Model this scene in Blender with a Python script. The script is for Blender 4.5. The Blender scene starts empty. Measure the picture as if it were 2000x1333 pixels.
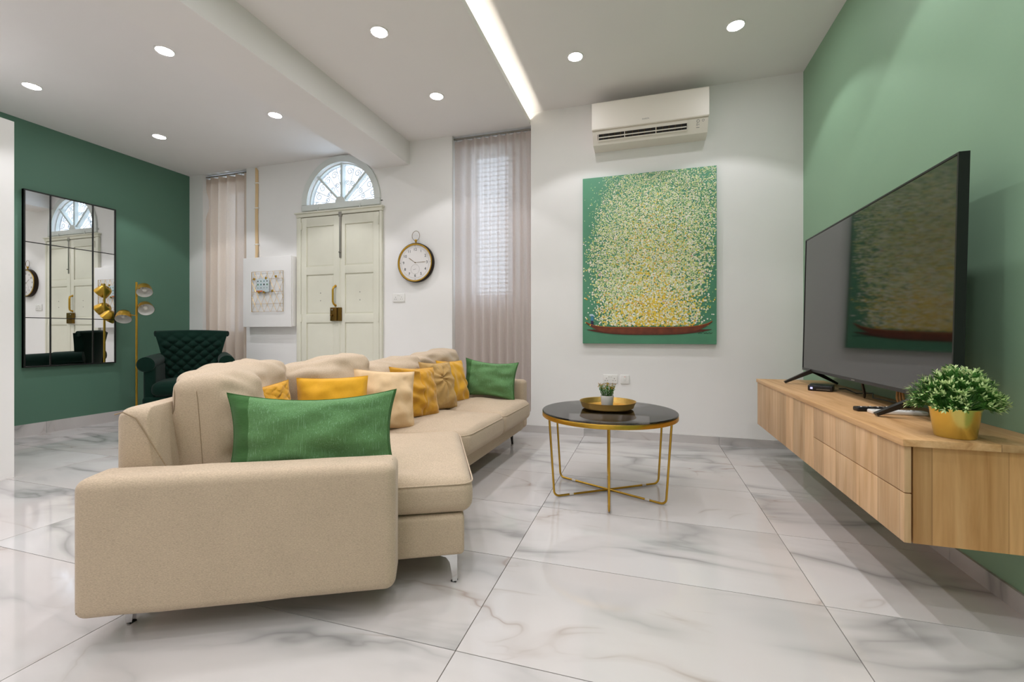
import bpy, bmesh, math, random
from mathutils import Vector, Matrix, noise
random.seed(7)
sc = bpy.context.scene
PI = math.pi

# ------------------------------------------------------------------ camera, sky, exposure
cam_d = bpy.data.cameras.new('camera')
cam_d.sensor_width = 36.0
cam_d.lens = 15.44
cam_d.shift_y = -0.00775
cam_d.clip_start = 0.02
cam = bpy.data.objects.new('camera', cam_d)
sc.collection.objects.link(cam)
cam.location = (0, 0, 1.0)
cam.rotation_euler = (PI / 2, 0, math.radians(16.92))
sc.camera = cam

world = bpy.data.worlds.new('sky')
sc.world = world
world.use_nodes = True
wb = world.node_tree.nodes['Background']
wb.inputs['Color'].default_value = (0.70, 0.84, 1.0, 1)
wb.inputs['Strength'].default_value = 4.2

sc.view_settings.view_transform = 'Standard'
sc.view_settings.look = 'None'
sc.view_settings.exposure = 0.12
sc.view_settings.gamma = 1.0
sc.view_settings.use_curve_mapping = False
sc.cycles.adaptive_threshold = 0.05
sc.cycles.max_bounces = 8
sc.cycles.diffuse_bounces = 5
sc.cycles.glossy_bounces = 5
sc.cycles.transmission_bounces = 8
sc.cycles.transparent_max_bounces = 12
sc.cycles.sample_clamp_indirect = 6.0
sc.cycles.caustics_reflective = False
sc.cycles.caustics_refractive = False

SPOT_W = 23.0            # each recessed ceiling spot
SPOT_COL = (0.975, 0.965, 1.0)
COVE = 70.0              # cove strip emission

# ------------------------------------------------------------------ helpers
def lin(c):
    return tuple((x / 12.92 if x <= 0.04045 else ((x + 0.055) / 1.055) ** 2.4) for x in c)

def rgb(r, g, b):
    return lin((r / 255, g / 255, b / 255)) + (1,)

class NT:
    def __init__(s, name):
        s.m = bpy.data.materials.new(name); s.m.use_nodes = True
        s.t = s.m.node_tree; s.p = s.t.nodes['Principled BSDF']; s.out = s.t.nodes['Material Output']
    def n(s, typ, **kw):
        nd = s.t.nodes.new(typ)
        for k, v in kw.items():
            if k.startswith('i_'):
                key = k[2:].replace('_', ' ')
                nd.inputs[int(key) if key.isdigit() else key].default_value = v
            else:
                setattr(nd, k, v)
        return nd
    def l(s, a, b): s.t.links.new(a, b)
    def math(s, op, a, b=None, c=None):
        nd = s.t.nodes.new('ShaderNodeMath'); nd.operation = op
        for i, v in enumerate((a, b, c)):
            if v is None: continue
            if isinstance(v, (int, float)): nd.inputs[i].default_value = v
            else: s.l(v, nd.inputs[i])
        return nd.outputs[0]
    def mix(s, fac, a, b):
        nd = s.t.nodes.new('ShaderNodeMix'); nd.data_type = 'RGBA'
        for sock, v in ((nd.inputs['Factor'], fac), (nd.inputs['A'], a), (nd.inputs['B'], b)):
            if isinstance(v, (int, float, tuple)): sock.default_value = v
            else: s.l(v, sock)
        return nd.outputs['Result']
    def ramp(s, fac, stops):
        nd = s.t.nodes.new('ShaderNodeValToRGB')
        e = nd.color_ramp.elements
        while len(e) < len(stops): e.new(0.5)
        for i, (p, c) in enumerate(stops):
            e[i].position = p; e[i].color = c
        s.l(fac, nd.inputs[0]); return nd.outputs[0]
    def bump(s, h, strength=0.2, dist=0.002):
        nd = s.n('ShaderNodeBump'); nd.inputs['Strength'].default_value = strength; nd.inputs['Distance'].default_value = dist
        s.l(h, nd.inputs['Height']); s.l(nd.outputs[0], s.p.inputs['Normal'])

def mat(name, col, rough=0.5, metal=0.0, spec=None, sheen=0.0, coat=0.0, nscale=None, namt=0.08, bump=0.0, bscale=200.0, bdist=0.001, ior=None):
    k = NT(name)
    p = k.p
    p.inputs['Base Color'].default_value = col
    p.inputs['Roughness'].default_value = rough
    p.inputs['Metallic'].default_value = metal
    if spec is not None: p.inputs['Specular IOR Level'].default_value = spec
    if ior is not None: p.inputs['IOR'].default_value = ior
    if sheen: p.inputs['Sheen Weight'].default_value = sheen
    if coat: p.inputs['Coat Weight'].default_value = coat
    tc = k.n('ShaderNodeTexCoord')
    if nscale:
        nz = k.n('ShaderNodeTexNoise', i_Scale=nscale, i_Detail=4.0)
        k.l(tc.outputs['Object'], nz.inputs['Vector'])
        dark = tuple(c * (1 - namt) for c in col[:3]) + (1,)
        lite = tuple(min(1, c * (1 + namt)) for c in col[:3]) + (1,)
        k.l(k.ramp(nz.outputs['Fac'], [(0.3, dark), (0.7, lite)]), p.inputs['Base Color'])
    if bump:
        nb = k.n('ShaderNodeTexNoise', i_Scale=bscale, i_Detail=3.0)
        k.l(tc.outputs['Object'], nb.inputs['Vector'])
        k.bump(nb.outputs['Fac'], bump, bdist)
    return k.m

def fabric(name, col, fine=420.0, var=0.16, streak=(1, 1, 1), bump=0.35, sheen=0.15, streak_col=None, streak_amt=0.0):
    k = NT(name); p = k.p
    p.inputs['Roughness'].default_value = 0.9
    p.inputs['Specular IOR Level'].default_value = 0.15
    p.inputs['Sheen Weight'].default_value = sheen
    g = k.n('ShaderNodeNewGeometry')
    mp = k.n('ShaderNodeMapping'); mp.inputs['Scale'].default_value = streak
    k.l(g.outputs['Position'], mp.inputs['Vector'])
    n1 = k.n('ShaderNodeTexNoise', i_Scale=fine, i_Detail=2.0)
    k.l(mp.outputs[0], n1.inputs['Vector'])
    n2 = k.n('ShaderNodeTexNoise', i_Scale=9.0, i_Detail=3.0)
    k.l(g.outputs['Position'], n2.inputs['Vector'])
    d = tuple(c * (1 - var) for c in col[:3]) + (1,); li = tuple(min(1, c * (1 + var)) for c in col[:3]) + (1,)
    c1 = k.ramp(n1.outputs['Fac'], [(0.32, d), (0.68, li)])
    c2 = k.ramp(n2.outputs['Fac'], [(0.3, (0.97, 0.97, 0.97, 1)), (0.7, (1.02, 1.02, 1.02, 1))])
    mx = k.n('ShaderNodeMix', data_type='RGBA', blend_type='MULTIPLY'); mx.inputs['Factor'].default_value = 1.0
    k.l(c1, mx.inputs['A']); k.l(c2, mx.inputs['B'])
    colo = mx.outputs['Result']
    if streak_col:
        mp2 = k.n('ShaderNodeMapping'); mp2.inputs['Scale'].default_value = (330, 330, 16)
        k.l(g.outputs['Position'], mp2.inputs['Vector'])
        n3 = k.n('ShaderNodeTexNoise', i_Scale=1.0, i_Detail=1.0); k.l(mp2.outputs[0], n3.inputs['Vector'])
        f = k.ramp(n3.outputs['Fac'], [(0.58, (0, 0, 0, 1)), (0.72, (streak_amt,) * 3 + (1,))])
        colo = k.mix(f, colo, streak_col)
    k.l(colo, p.inputs['Base Color'])
    k.bump(n1.outputs['Fac'], bump, 0.0012)
    return k.m

def wood(name, plank_axis, plank_w, grain_axis, tone=0.0, offset=0.0, tint=(1, 1, 1, 1)):
    """oak laminate: strips of slightly different tone across plank_axis, grain along grain_axis"""
    k = NT(name); p = k.p
    p.inputs['Roughness'].default_value = 0.48
    p.inputs['Specular IOR Level'].default_value = 0.3
    g = k.n('ShaderNodeNewGeometry')
    sx = k.n('ShaderNodeSeparateXYZ'); k.l(g.outputs['Position'], sx.inputs[0])
    ax = {'x': 0, 'y': 1, 'z': 2}
    a = sx.outputs[ax[plank_axis]]
    warp = k.n('ShaderNodeTexNoise', noise_dimensions='1D', i_Scale=2.3, i_Detail=0.0)
    k.l(a, warp.inputs['W'])
    pos = k.math('ADD', k.math('DIVIDE', k.math('ADD', a, offset), plank_w), k.math('MULTIPLY', warp.outputs['Fac'], 0.9))
    joint = k.math('LESS_THAN', k.math('FRACT', pos), 0.012)
    idx = k.math('FLOOR', k.math('ADD', k.math('DIVIDE', k.math('ADD', a, offset), plank_w), k.math('MULTIPLY', warp.outputs['Fac'], 0.9)))
    wn = k.n('ShaderNodeTexWhiteNoise', noise_dimensions='1D'); k.l(idx, wn.inputs['W'])
    sc_ = [13.0, 13.0, 13.0]; sc_[ax[grain_axis]] = 1.1
    mp = k.n('ShaderNodeMapping'); mp.inputs['Scale'].default_value = sc_
    k.l(g.outputs['Position'], mp.inputs['Vector'])
    off = k.n('ShaderNodeCombineXYZ'); 
    for i in range(3): k.l(k.math('MULTIPLY', wn.outputs['Value'], 37.0 + i), off.inputs[i])
    k.l(off.outputs[0], mp.inputs['Location'])
    n1 = k.n('ShaderNodeTexNoise', i_Scale=1.0, i_Detail=5.0, i_Roughness=0.6, i_Distortion=0.7); k.l(mp.outputs[0], n1.inputs['Vector'])
    sc2 = [95.0] * 3; sc2[ax[grain_axis]] = 4.0
    mp2 = k.n('ShaderNodeMapping'); mp2.inputs['Scale'].default_value = sc2; k.l(g.outputs['Position'], mp2.inputs['Vector'])
    n2 = k.n('ShaderNodeTexNoise', i_Scale=1.0, i_Detail=2.0); k.l(mp2.outputs[0], n2.inputs['Vector'])
    c = k.ramp(n1.outputs['Fac'], [(0.24, rgb(168, 124, 80)), (0.38, rgb(208, 168, 122)), (0.6, rgb(226, 190, 148)), (0.8, rgb(236, 206, 168))])
    mx = k.n('ShaderNodeMix', data_type='RGBA', blend_type='MULTIPLY'); mx.inputs['Factor'].default_value = 1.0
    pl = k.ramp(wn.outputs['Value'], [(0.0, (0.76 + tone, 0.74 + tone, 0.72 + tone, 1)), (1.0, (1.08 + tone, 1.05 + tone, 1.04 + tone, 1))])
    k.l(c, mx.inputs['A']); k.l(pl, mx.inputs['B'])
    mx2 = k.n('ShaderNodeMix', data_type='RGBA', blend_type='MULTIPLY'); mx2.inputs['Factor'].default_value = 1.0
    k.l(mx.outputs['Result'], mx2.inputs['A'])
    k.l(k.ramp(n2.outputs['Fac'], [(0.35, (0.93, 0.92, 0.90, 1)), (0.6, (1, 1, 1, 1))]), mx2.inputs['B'])
    # knots
    vk = k.n('ShaderNodeTexVoronoi', i_Scale=2.6); k.l(g.outputs['Position'], vk.inputs['Vector'])
    kf = k.ramp(vk.outputs['Distance'], [(0.0, (1, 1, 1, 1)), (0.05, (0, 0, 0, 1))])
    colo = k.mix(k.math('MULTIPLY', kf, 0.55), mx2.outputs['Result'], rgb(96, 62, 34))
    mt = k.n('ShaderNodeMix', data_type='RGBA', blend_type='MULTIPLY'); mt.inputs['Factor'].default_value = 1.0; mt.inputs['B'].default_value = tint
    k.l(colo, mt.inputs['A']); colo = mt.outputs['Result']
    colo = k.mix(k.math('MULTIPLY', joint, 0.45), colo, rgb(92, 62, 36))
    k.l(colo, p.inputs['Base Color'])
    k.bump(n2.outputs['Fac'], 0.12, 0.0008)
    return k.m

def marble(name, seed_by_object=True):
    k = NT(name); p = k.p
    p.inputs['Roughness'].default_value = 0.055
    p.inputs['Specular IOR Level'].default_value = 0.5
    g = k.n('ShaderNodeNewGeometry')
    oi = k.n('ShaderNodeObjectInfo')
    cb = k.n('ShaderNodeCombineXYZ')
    for i in range(3): k.l(k.math('MULTIPLY', oi.outputs['Random'], 23.0 + 9 * i), cb.inputs[i])
    va = k.n('ShaderNodeVectorMath', operation='ADD'); k.l(g.outputs['Position'], va.inputs[0]); k.l(cb.outputs[0], va.inputs[1])
    mp = k.n('ShaderNodeMapping'); mp.inputs['Rotation'].default_value = (0, 0, math.radians(-52)); mp.inputs['Scale'].default_value = (0.55, 1.5, 1.0)
    k.l(va.outputs[0], mp.inputs['Vector'])
    n1 = k.n('ShaderNodeTexNoise', i_Scale=1.15, i_Detail=4.0, i_Roughness=0.5, i_Distortion=0.55); k.l(mp.outputs[0], n1.inputs['Vector'])
    r1 = k.math('ABSOLUTE', k.math('SUBTRACT', n1.outputs['Fac'], 0.5))
    n2 = k.n('ShaderNodeTexNoise', i_Scale=1.9, i_Detail=3.0, i_Roughness=0.45, i_Distortion=0.8); k.l(mp.outputs[0], n2.inputs['Vector'])
    r2 = k.math('ABSOLUTE', k.math('SUBTRACT', n2.outputs['Fac'], 0.47))
    n3 = k.n('ShaderNodeTexNoise', i_Scale=1.5, i_Detail=2.0); k.l(va.outputs[0], n3.inputs['Vector'])
    n4 = k.n('ShaderNodeTexNoise', i_Scale=2.2, i_Detail=3.0); k.l(mp.outputs[0], n4.inputs['Vector'])
    broad = k.ramp(r1, [(0.0, (1, 1, 1, 1)), (0.012, (0.7,) * 3 + (1,)), (0.045, (0.25,) * 3 + (1,)), (0.11, (0, 0, 0, 1))])
    thin = k.ramp(r2, [(0.0, (1, 1, 1, 1)), (0.007, (0.35,) * 3 + (1,)), (0.03, (0, 0, 0, 1))])
    msk = k.ramp(n3.outputs['Fac'], [(0.38, (0.05, 0.05, 0.05, 1)), (0.62, (1, 1, 1, 1))])
    msk2 = k.ramp(n4.outputs['Fac'], [(0.5, (0, 0, 0, 1)), (0.65, (1, 1, 1, 1))])
    base = k.ramp(n3.outputs['Fac'], [(0.3, rgb(199, 192, 189)), (0.7, rgb(205, 202, 201))])
    c = k.mix(k.math('MULTIPLY', k.math('MULTIPLY', broad, msk), 0.78), base, rgb(124, 124, 122))
    c = k.mix(k.math('MULTIPLY', k.math('MULTIPLY', thin, msk2), 0.6), c, rgb(140, 118, 100))
    k.l(c, p.inputs['Base Color'])
    return k.m

def emit(name, col, strength):
    k = NT(name); k.p.inputs['Base Color'].default_value = (0.9, 0.9, 0.9, 1)
    k.p.inputs['Emission Color'].default_value = tuple(col) + (1,)
    k.p.inputs['Emission Strength'].default_value = strength
    return k.m

def glass_thin(name, tint=(1, 1, 1, 1), gloss=0.08, rough=0.0):
    k = NT(name)
    tr = k.n('ShaderNodeBsdfTransparent'); tr.inputs['Color'].default_value = tint
    gl = k.n('ShaderNodeBsdfGlossy'); gl.inputs['Roughness'].default_value = rough
    mx = k.n('ShaderNodeMixShader'); mx.inputs['Fac'].default_value = gloss
    k.l(tr.outputs[0], mx.inputs[1]); k.l(gl.outputs[0], mx.inputs[2]); k.l(mx.outputs[0], k.out.inputs['Surface'])
    return k.m

def sheer(name, col, transp, transl):
    k = NT(name); p = k.p
    g = k.n('ShaderNodeNewGeometry')
    mp = k.n('ShaderNodeMapping'); mp.inputs['Scale'].default_value = (500, 500, 60); k.l(g.outputs['Position'], mp.inputs['Vector'])
    nz = k.n('ShaderNodeTexNoise', i_Scale=1.0, i_Detail=2.0); k.l(mp.outputs[0], nz.inputs['Vector'])
    c = k.ramp(nz.outputs['Fac'], [(0.3, tuple(x * 0.9 for x in col[:3]) + (1,)), (0.7, col)])
    df = k.n('ShaderNodeBsdfDiffuse'); tl = k.n('ShaderNodeBsdfTranslucent'); tr = k.n('ShaderNodeBsdfTransparent')
    k.l(c, df.inputs['Color']); k.l(c, tl.inputs['Color'])
    m1 = k.n('ShaderNodeMixShader'); m1.inputs['Fac'].default_value = transl
    k.l(df.outputs[0], m1.inputs[1]); k.l(tl.outputs[0], m1.inputs[2])
    m2 = k.n('ShaderNodeMixShader'); m2.inputs['Fac'].default_value = transp
    k.l(m1.outputs[0], m2.inputs[1]); k.l(tr.outputs[0], m2.inputs[2]); k.l(m2.outputs[0], k.out.inputs['Surface'])
    return k.m

def wloc(o):
    v = Vector((0, 0, 0))
    while o is not None:
        v += o.location; o = o.parent
    return v

def tag(o, label=None, cat=None, group=None, kind=None):
    if label: o['label'] = label
    if cat: o['category'] = cat
    if group: o['group'] = group
    if kind: o['kind'] = kind
    return o

def empty(name, loc, label=None, cat=None, group=None, kind=None):
    o = bpy.data.objects.new(name, None); sc.collection.objects.link(o)
    o.location = loc; o.empty_display_size = 0.05
    return tag(o, label, cat, group, kind)

class MB:
    """collects geometry in world coordinates; build() links ONE mesh object"""
    def __init__(s): s.v = []; s.f = []; s.mi = []; s.sm = []
    def add(s, vs, fs, m=0, smooth=False):
        o = len(s.v); s.v += [tuple(v) for v in vs]
        for f in fs: s.f.append(tuple(i + o for i in f)); s.mi.append(m); s.sm.append(smooth)
        return s
    def box(s, x0, x1, y0, y1, z0, z1, m=0):
        vs = [(x, y, z) for x in (x0, x1) for y in (y0, y1) for z in (z0, z1)]
        return s.add(vs, [(0, 1, 3, 2), (4, 6, 7, 5), (0, 4, 5, 1), (2, 3, 7, 6), (0, 2, 6, 4), (1, 5, 7, 3)], m)
    def bbox(s, x0, x1, y0, y1, z0, z1, r=0.004, m=0):
        return s.rbox([(x0, y0), (x1, y0), (x1, y1), (x0, y1)], z0, z1, r, seg=2, inner=0, m=m)
    def rbox(s, quad, z0, z1, r, seg=3, inner=4, fn=None, m=0, smooth=True):
        q = [Vector((p[0], p[1])) for p in quad]
        Lx = ((q[1] - q[0]).length + (q[2] - q[3]).length) / 2
        Ly = ((q[3] - q[0]).length + (q[2] - q[1]).length) / 2
        Lz = z1 - z0
        h = (Lx / 2, Ly / 2, Lz / 2)
        r = min(r, h[0] * 0.98, h[1] * 0.98, h[2] * 0.98)
        def coords(hh):
            e = [-hh + r * (1 - math.cos(PI / 2 * i / seg)) if False else -hh + r * i / seg for i in range(seg + 1)]
            mid = [(-hh + r) + 2 * (hh - r) * j / (inner + 1) for j in range(1, inner + 1)]
            return e + mid + [-x for x in reversed(e)]
        C = [coords(x) for x in h]
        vid = {}; vs = []; fs = []
        def get(i, j, k):
            key = (i, j, k)
            if key in vid: return vid[key]
            p = Vector((C[0][i], C[1][j], C[2][k]))
            inn = Vector([max(-(h[a] - r), min(h[a] - r, p[a])) for a in range(3)])
            d = p - inn
            if d.length > 1e-9: p = inn + d.normalized() * r
            u, v, w = p[0] / h[0], p[1] / h[1], p[2] / h[2]
            a, b = (u + 1) / 2, (v + 1) / 2
            xy = (q[0] * (1 - a) + q[1] * a) * (1 - b) + (q[3] * (1 - a) + q[2] * a) * b
            P = Vector((xy[0], xy[1], z0 + (w + 1) / 2 * Lz))
            if fn: P = fn(P, u, v, w)
            vid[key] = len(vs); vs.append(P); return vid[key]
        nx, ny, nz = len(C[0]) - 1, len(C[1]) - 1, len(C[2]) - 1
        for i in range(nx):
            for j in range(ny):
                fs.append((get(i, j, 0), get(i, j + 1, 0), get(i + 1, j + 1, 0), get(i + 1, j, 0)))
                fs.append((get(i, j, nz), get(i + 1, j, nz), get(i + 1, j + 1, nz), get(i, j + 1, nz)))
        for i in range(nx):
            for k in range(nz):
                fs.append((get(i, 0, k), get(i + 1, 0, k), get(i + 1, 0, k + 1), get(i, 0, k + 1)))
                fs.append((get(i, ny, k), get(i, ny, k + 1), get(i + 1, ny, k + 1), get(i + 1, ny, k)))
        for j in range(ny):
            for k in range(nz):
                fs.append((get(0, j, k), get(0, j, k + 1), get(0, j + 1, k + 1), get(0, j + 1, k)))
                fs.append((get(nx, j, k), get(nx, j + 1, k), get(nx, j + 1, k + 1), get(nx, j, k + 1)))
        return s.add(vs, fs, m, smooth)
    def tube(s, pts, r, n=8, m=0, closed=False, caps=True):
        pts = [Vector(p) for p in pts]
        N = len(pts); vs = []; fs = []
        rr = r if isinstance(r, (list, tuple)) else [r] * N
        up = None
        for i, p in enumerate(pts):
            if closed: t = pts[(i + 1) % N] - pts[i - 1]
            else: t = pts[min(i + 1, N - 1)] - pts[max(i - 1, 0)]
            t = t.normalized()
            if up is None:
                up = Vector((0, 0, 1)) if abs(t.z) < 0.9 else Vector((1, 0, 0))
            a = (up - t * up.dot(t)).normalized(); up = a
            b = t.cross(a)
            for k in range(n):
                an = 2 * PI * k / n
                vs.append(p + (a * math.cos(an) + b * math.sin(an)) * rr[i])
        M = N if closed else N - 1
        for i in range(M):
            i2 = (i + 1) % N
            for k in range(n):
                k2 = (k + 1) % n
                fs.append((i * n + k, i * n + k2, i2 * n + k2, i2 * n + k))
        if caps and not closed:
            fs.append(tuple(reversed(range(n)))); fs.append(tuple(range((N - 1) * n, N * n)))
        return s.add(vs, fs, m, True)
    def lathe(s, c, prof, n=32, axis=(0, 0, 1), m=0, smooth=True, cap=False):
        """prof: list of (radius, height along axis) from c"""
        ax = Vector(axis).normalized(); c = Vector(c)
        a = (Vector((1, 0, 0)) if abs(ax.x) < 0.9 else Vector((0, 1, 0)))
        a = (a - ax * a.dot(ax)).normalized(); b = ax.cross(a)
        vs = []; fs = []
        for (r, hh) in prof:
            for k in range(n):
                an = 2 * PI * k / n
                vs.append(c + ax * hh + (a * math.cos(an) + b * math.sin(an)) * r)
        for i in range(len(prof) - 1):
            for k in range(n):
                k2 = (k + 1) % n
                fs.append((i * n + k, i * n + k2, (i + 1) * n + k2, (i + 1) * n + k))
        if cap:
            fs.append(tuple(reversed(range(n)))); fs.append(tuple(range((len(prof) - 1) * n, len(prof) * n)))
        return s.add(vs, fs, m, smooth)
    def build(s, name, mats, parent=None, smooth=None):
        if not isinstance(mats, (list, tuple)): mats = [mats]
        if parent is not None: org = wloc(parent); loc = Vector((0, 0, 0))
        else:
            xs, ys, zs = zip(*s.v)
            org = Vector(((min(xs) + max(xs)) / 2, (min(ys) + max(ys)) / 2, min(zs))); loc = org
        me = bpy.data.meshes.new(name)
        me.from_pydata([tuple(Vector(v) - org) for v in s.v], [], s.f)
        for mt in mats: me.materials.append(mt)
        me.polygons.foreach_set('material_index', s.mi)
        me.polygons.foreach_set('use_smooth', [smooth if smooth is not None else x for x in s.sm])
        bm = bmesh.new(); bm.from_mesh(me); bmesh.ops.recalc_face_normals(bm, faces=bm.faces)
        for e in bm.edges:
            if len(e.link_faces) == 2 and e.calc_face_angle(0) > 0.7: e.smooth = False
        bm.to_mesh(me); bm.free()
        me.update()
        o = bpy.data.objects.new(name, me); sc.collection.objects.link(o)
        o.location = loc
        if parent is not None: o.parent = parent
        return o

def text(body, size, loc, rot, m, parent, name='lettering', extrude=0.0003, align='CENTER'):
    cu = bpy.data.curves.new(name, 'FONT'); cu.body = body; cu.size = size
    cu.align_x = align; cu.align_y = 'CENTER'; cu.extrude = extrude; cu.materials.append(m); cu.resolution_u = 3
    tmp = bpy.data.objects.new(name, cu); sc.collection.objects.link(tmp)
    me = bpy.data.meshes.new_from_object(tmp.evaluated_get(bpy.context.evaluated_depsgraph_get()))
    bpy.data.objects.remove(tmp)
    if not me.materials: me.materials.append(m)
    o = bpy.data.objects.new(name, me); sc.collection.objects.link(o)
    o.parent = parent; o.location = Vector(loc) - wloc(parent); o.rotation_euler = rot
    return o

def arc(cx, cz, r, a0, a1, n, y):
    return [(cx + r * math.cos(a0 + (a1 - a0) * i / n), y, cz + r * math.sin(a0 + (a1 - a0) * i / n)) for i in range(n + 1)]

# ------------------------------------------------------------------ materials
M = {}
M['white_wall'] = mat('white_wall_paint', rgb(238, 236, 234), 0.75, nscale=3.0, namt=0.012, bump=0.05, bscale=60, bdist=0.002)
M['ceiling'] = mat('ceiling_paint', rgb(234, 231, 229), 0.8, nscale=2.0, namt=0.01)
M['green_lit'] = mat('green_wall_paint_lit', rgb(140, 174, 144), 0.55, nscale=2.0, namt=0.02, bump=0.04, bscale=80, bdist=0.002)  # lit copy of the wall green, lightened for the right wall
M['green_shaded'] = mat('green_wall_paint_shaded', rgb(85, 122, 103), 0.55, nscale=2.0, namt=0.02, bump=0.04, bscale=80, bdist=0.002)  # same green darkened, left wall's shade put into the colour
M['marble'] = marble('polished_marble_tile')
M['grout'] = mat('grout', rgb(150, 138, 126), 0.8)
M['door'] = mat('cream_door_paint', rgb(226, 224, 208), 0.4, nscale=6, namt=0.02, bump=0.05, bscale=30)
M['fan_frame'] = mat('fanlight_frame_paint', rgb(216, 220, 216), 0.45, nscale=6, namt=0.02)
M['gap'] = mat('dark_joint', rgb(58, 54, 48), 0.8)
M['sofa'] = fabric('beige_linen_weave', rgb(188, 168, 145), 300.0, 0.14, (0.6, 0.6, 2.2))
M['sofa_dark'] = fabric('beige_seam', rgb(146, 126, 102), 300.0, 0.12)
M['yellow'] = fabric('mustard_cotton', rgb(216, 160, 38), 380, 0.06, bump=0.15, sheen=0.3)
M['yellow_cord'] = fabric('mustard_velvet', rgb(200, 146, 44), 380, 0.10, bump=0.25, sheen=0.3)
M['cream_pillow'] = fabric('peach_cotton', rgb(222, 190, 150), 380, 0.06, bump=0.15)
M['tan_pillow'] = fabric('tan_cotton', rgb(186, 150, 94), 380, 0.08, bump=0.2)
M['green_pillow'] = fabric('green_slub_linen', rgb(94, 134, 86), 420, 0.2, streak_col=rgb(150, 190, 156), streak_amt=0.4)
M['green_band'] = fabric('green_ribbed_band', rgb(66, 106, 58), 300, 0.15, (0.2, 0.2, 4))
M['velvet'] = fabric('emerald_velvet', rgb(3, 34, 25), 250, 0.2, bump=0.1, sheen=0.08)
M['gold'] = mat('brushed_brass', rgb(204, 162, 66), 0.32, 1.0, nscale=40, namt=0.05)
M['gold_dark'] = mat('aged_brass', rgb(120, 92, 44), 0.4, 1.0)
M['gold_pot'] = mat('satin_gold', rgb(226, 204, 112), 0.24, 0.92)
M['hammered'] = mat('hammered_brass', rgb(200, 164, 92), 0.42, 1.0, bump=0.5, bscale=45, bdist=0.004)
M['chrome'] = mat('chrome', rgb(220, 220, 222), 0.12, 1.0)
M['black_metal'] = mat('black_metal', rgb(16, 15, 15), 0.4)
M['black_plastic'] = mat('black_plastic', rgb(14, 14, 15), 0.35)
M['grey_metal'] = mat('grey_metal', rgb(150, 146, 138), 0.35, 0.9)
M['screen'] = mat('screen_glass', rgb(9, 8, 8), 0.06, ior=2.1, spec=0.5)
M['smoked'] = None
M['mirror'] = mat('mirror_silver', (0.93, 0.94, 0.94, 1), 0.0, 1.0)
M['white_plastic'] = mat('white_plastic', rgb(236, 234, 230), 0.3)
M['ac_white'] = mat('aircon_white', rgb(238, 230, 220), 0.4)
M['dark'] = mat('dark_interior', rgb(22, 18, 14), 0.6)
def smoked():
    k = NT('smoked_glass')
    tr = k.n('ShaderNodeBsdfTransparent'); tr.inputs['Color'].default_value = (0.58, 0.575, 0.59, 1)
    gl = k.n('ShaderNodeBsdfGlossy'); gl.inputs['Roughness'].default_value = 0.02
    fr = k.n('ShaderNodeFresnel'); fr.inputs['IOR'].default_value = 1.7
    mx = k.n('ShaderNodeMixShader'); k.l(fr.outputs[0], mx.inputs['Fac'])
    k.l(tr.outputs[0], mx.inputs[1]); k.l(gl.outputs[0], mx.inputs[2]); k.l(mx.outputs[0], k.out.inputs['Surface'])
    return k.m
M['smoked'] = smoked()
M['pane'] = glass_thin('window_glass', (0.98, 0.99, 1, 1), 0.06)
M['iron'] = mat('pale_iron', rgb(226, 229, 234), 0.5)
M['sheer'] = sheer('sheer_greige_voile', rgb(234, 224, 219), 0.045, 0.55)
M['drape'] = sheer('beige_drape', rgb(224, 208, 193), 0.02, 0.2)
M['wood_front'] = wood('oak_fronts', 'y', 0.16, 'z')
M['wood_end'] = wood('oak_end', 'x', 0.21, 'z', -0.10, 0.06, (1.0, 0.86, 0.66, 1))
M['wood_top'] = wood('oak_top', 'x', 0.3, 'y', -0.04, 0.0, (1.0, 0.94, 0.84, 1))
M['tan_cable'] = mat('tan_cable', rgb(222, 192, 146), 0.5)
M['pale_wood'] = mat('beech', rgb(196, 148, 92), 0.5, nscale=20, namt=0.1)
M['leaf'] = mat('green_leaf', rgb(70, 124, 48), 0.5, nscale=30, namt=0.25)
M['leaf_tip'] = mat('pale_leaf_tip', rgb(206, 226, 160), 0.5, nscale=30, namt=0.15)
M['blossom'] = mat('yellow_blossom', rgb(214, 170, 40), 0.6)
M['soil'] = mat('soil', rgb(50, 40, 28), 0.9)
M['ceramic'] = mat('white_ceramic', rgb(230, 226, 222), 0.35)
M['rubber'] = mat('clear_rubber', rgb(206, 198, 188), 0.5)
M['paper'] = mat('white_paper', rgb(236, 236, 234), 0.6)
M['ink'] = mat('black_ink', rgb(22, 20, 20), 0.6)
M['grey_ink'] = mat('grey_ink', rgb(150, 145, 140), 0.6)
M['lamp_white'] = mat('shade_inner_white', rgb(238, 236, 232), 0.5)
M['bulb'] = mat('frosted_bulb', rgb(244, 240, 232), 0.25)
M['spot_lens'] = emit('lit_spot_lens', (0.98, 0.97, 1.0), 85.0)
M['led'] = emit('led_strip', (1.0, 0.92, 0.80), COVE)
M['blue_led'] = emit('blue_led', (0.25, 0.3, 1.0), 1.2)

# ------------------------------------------------------------------ the setting
YB, XR, XL, YR = 4.30, 1.285, -5.75, -3.2
ZL, ZM, ZR = 3.064, 3.107, 3.225
FANX, FANZ, FANR = -3.388, 2.52, 0.462
NICHE = [(-5.517, -4.79, ZL), (-1.976, -1.108, ZM)]

def struct(o, label, cat):
    return tag(o, label, cat, kind='structure')

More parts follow.
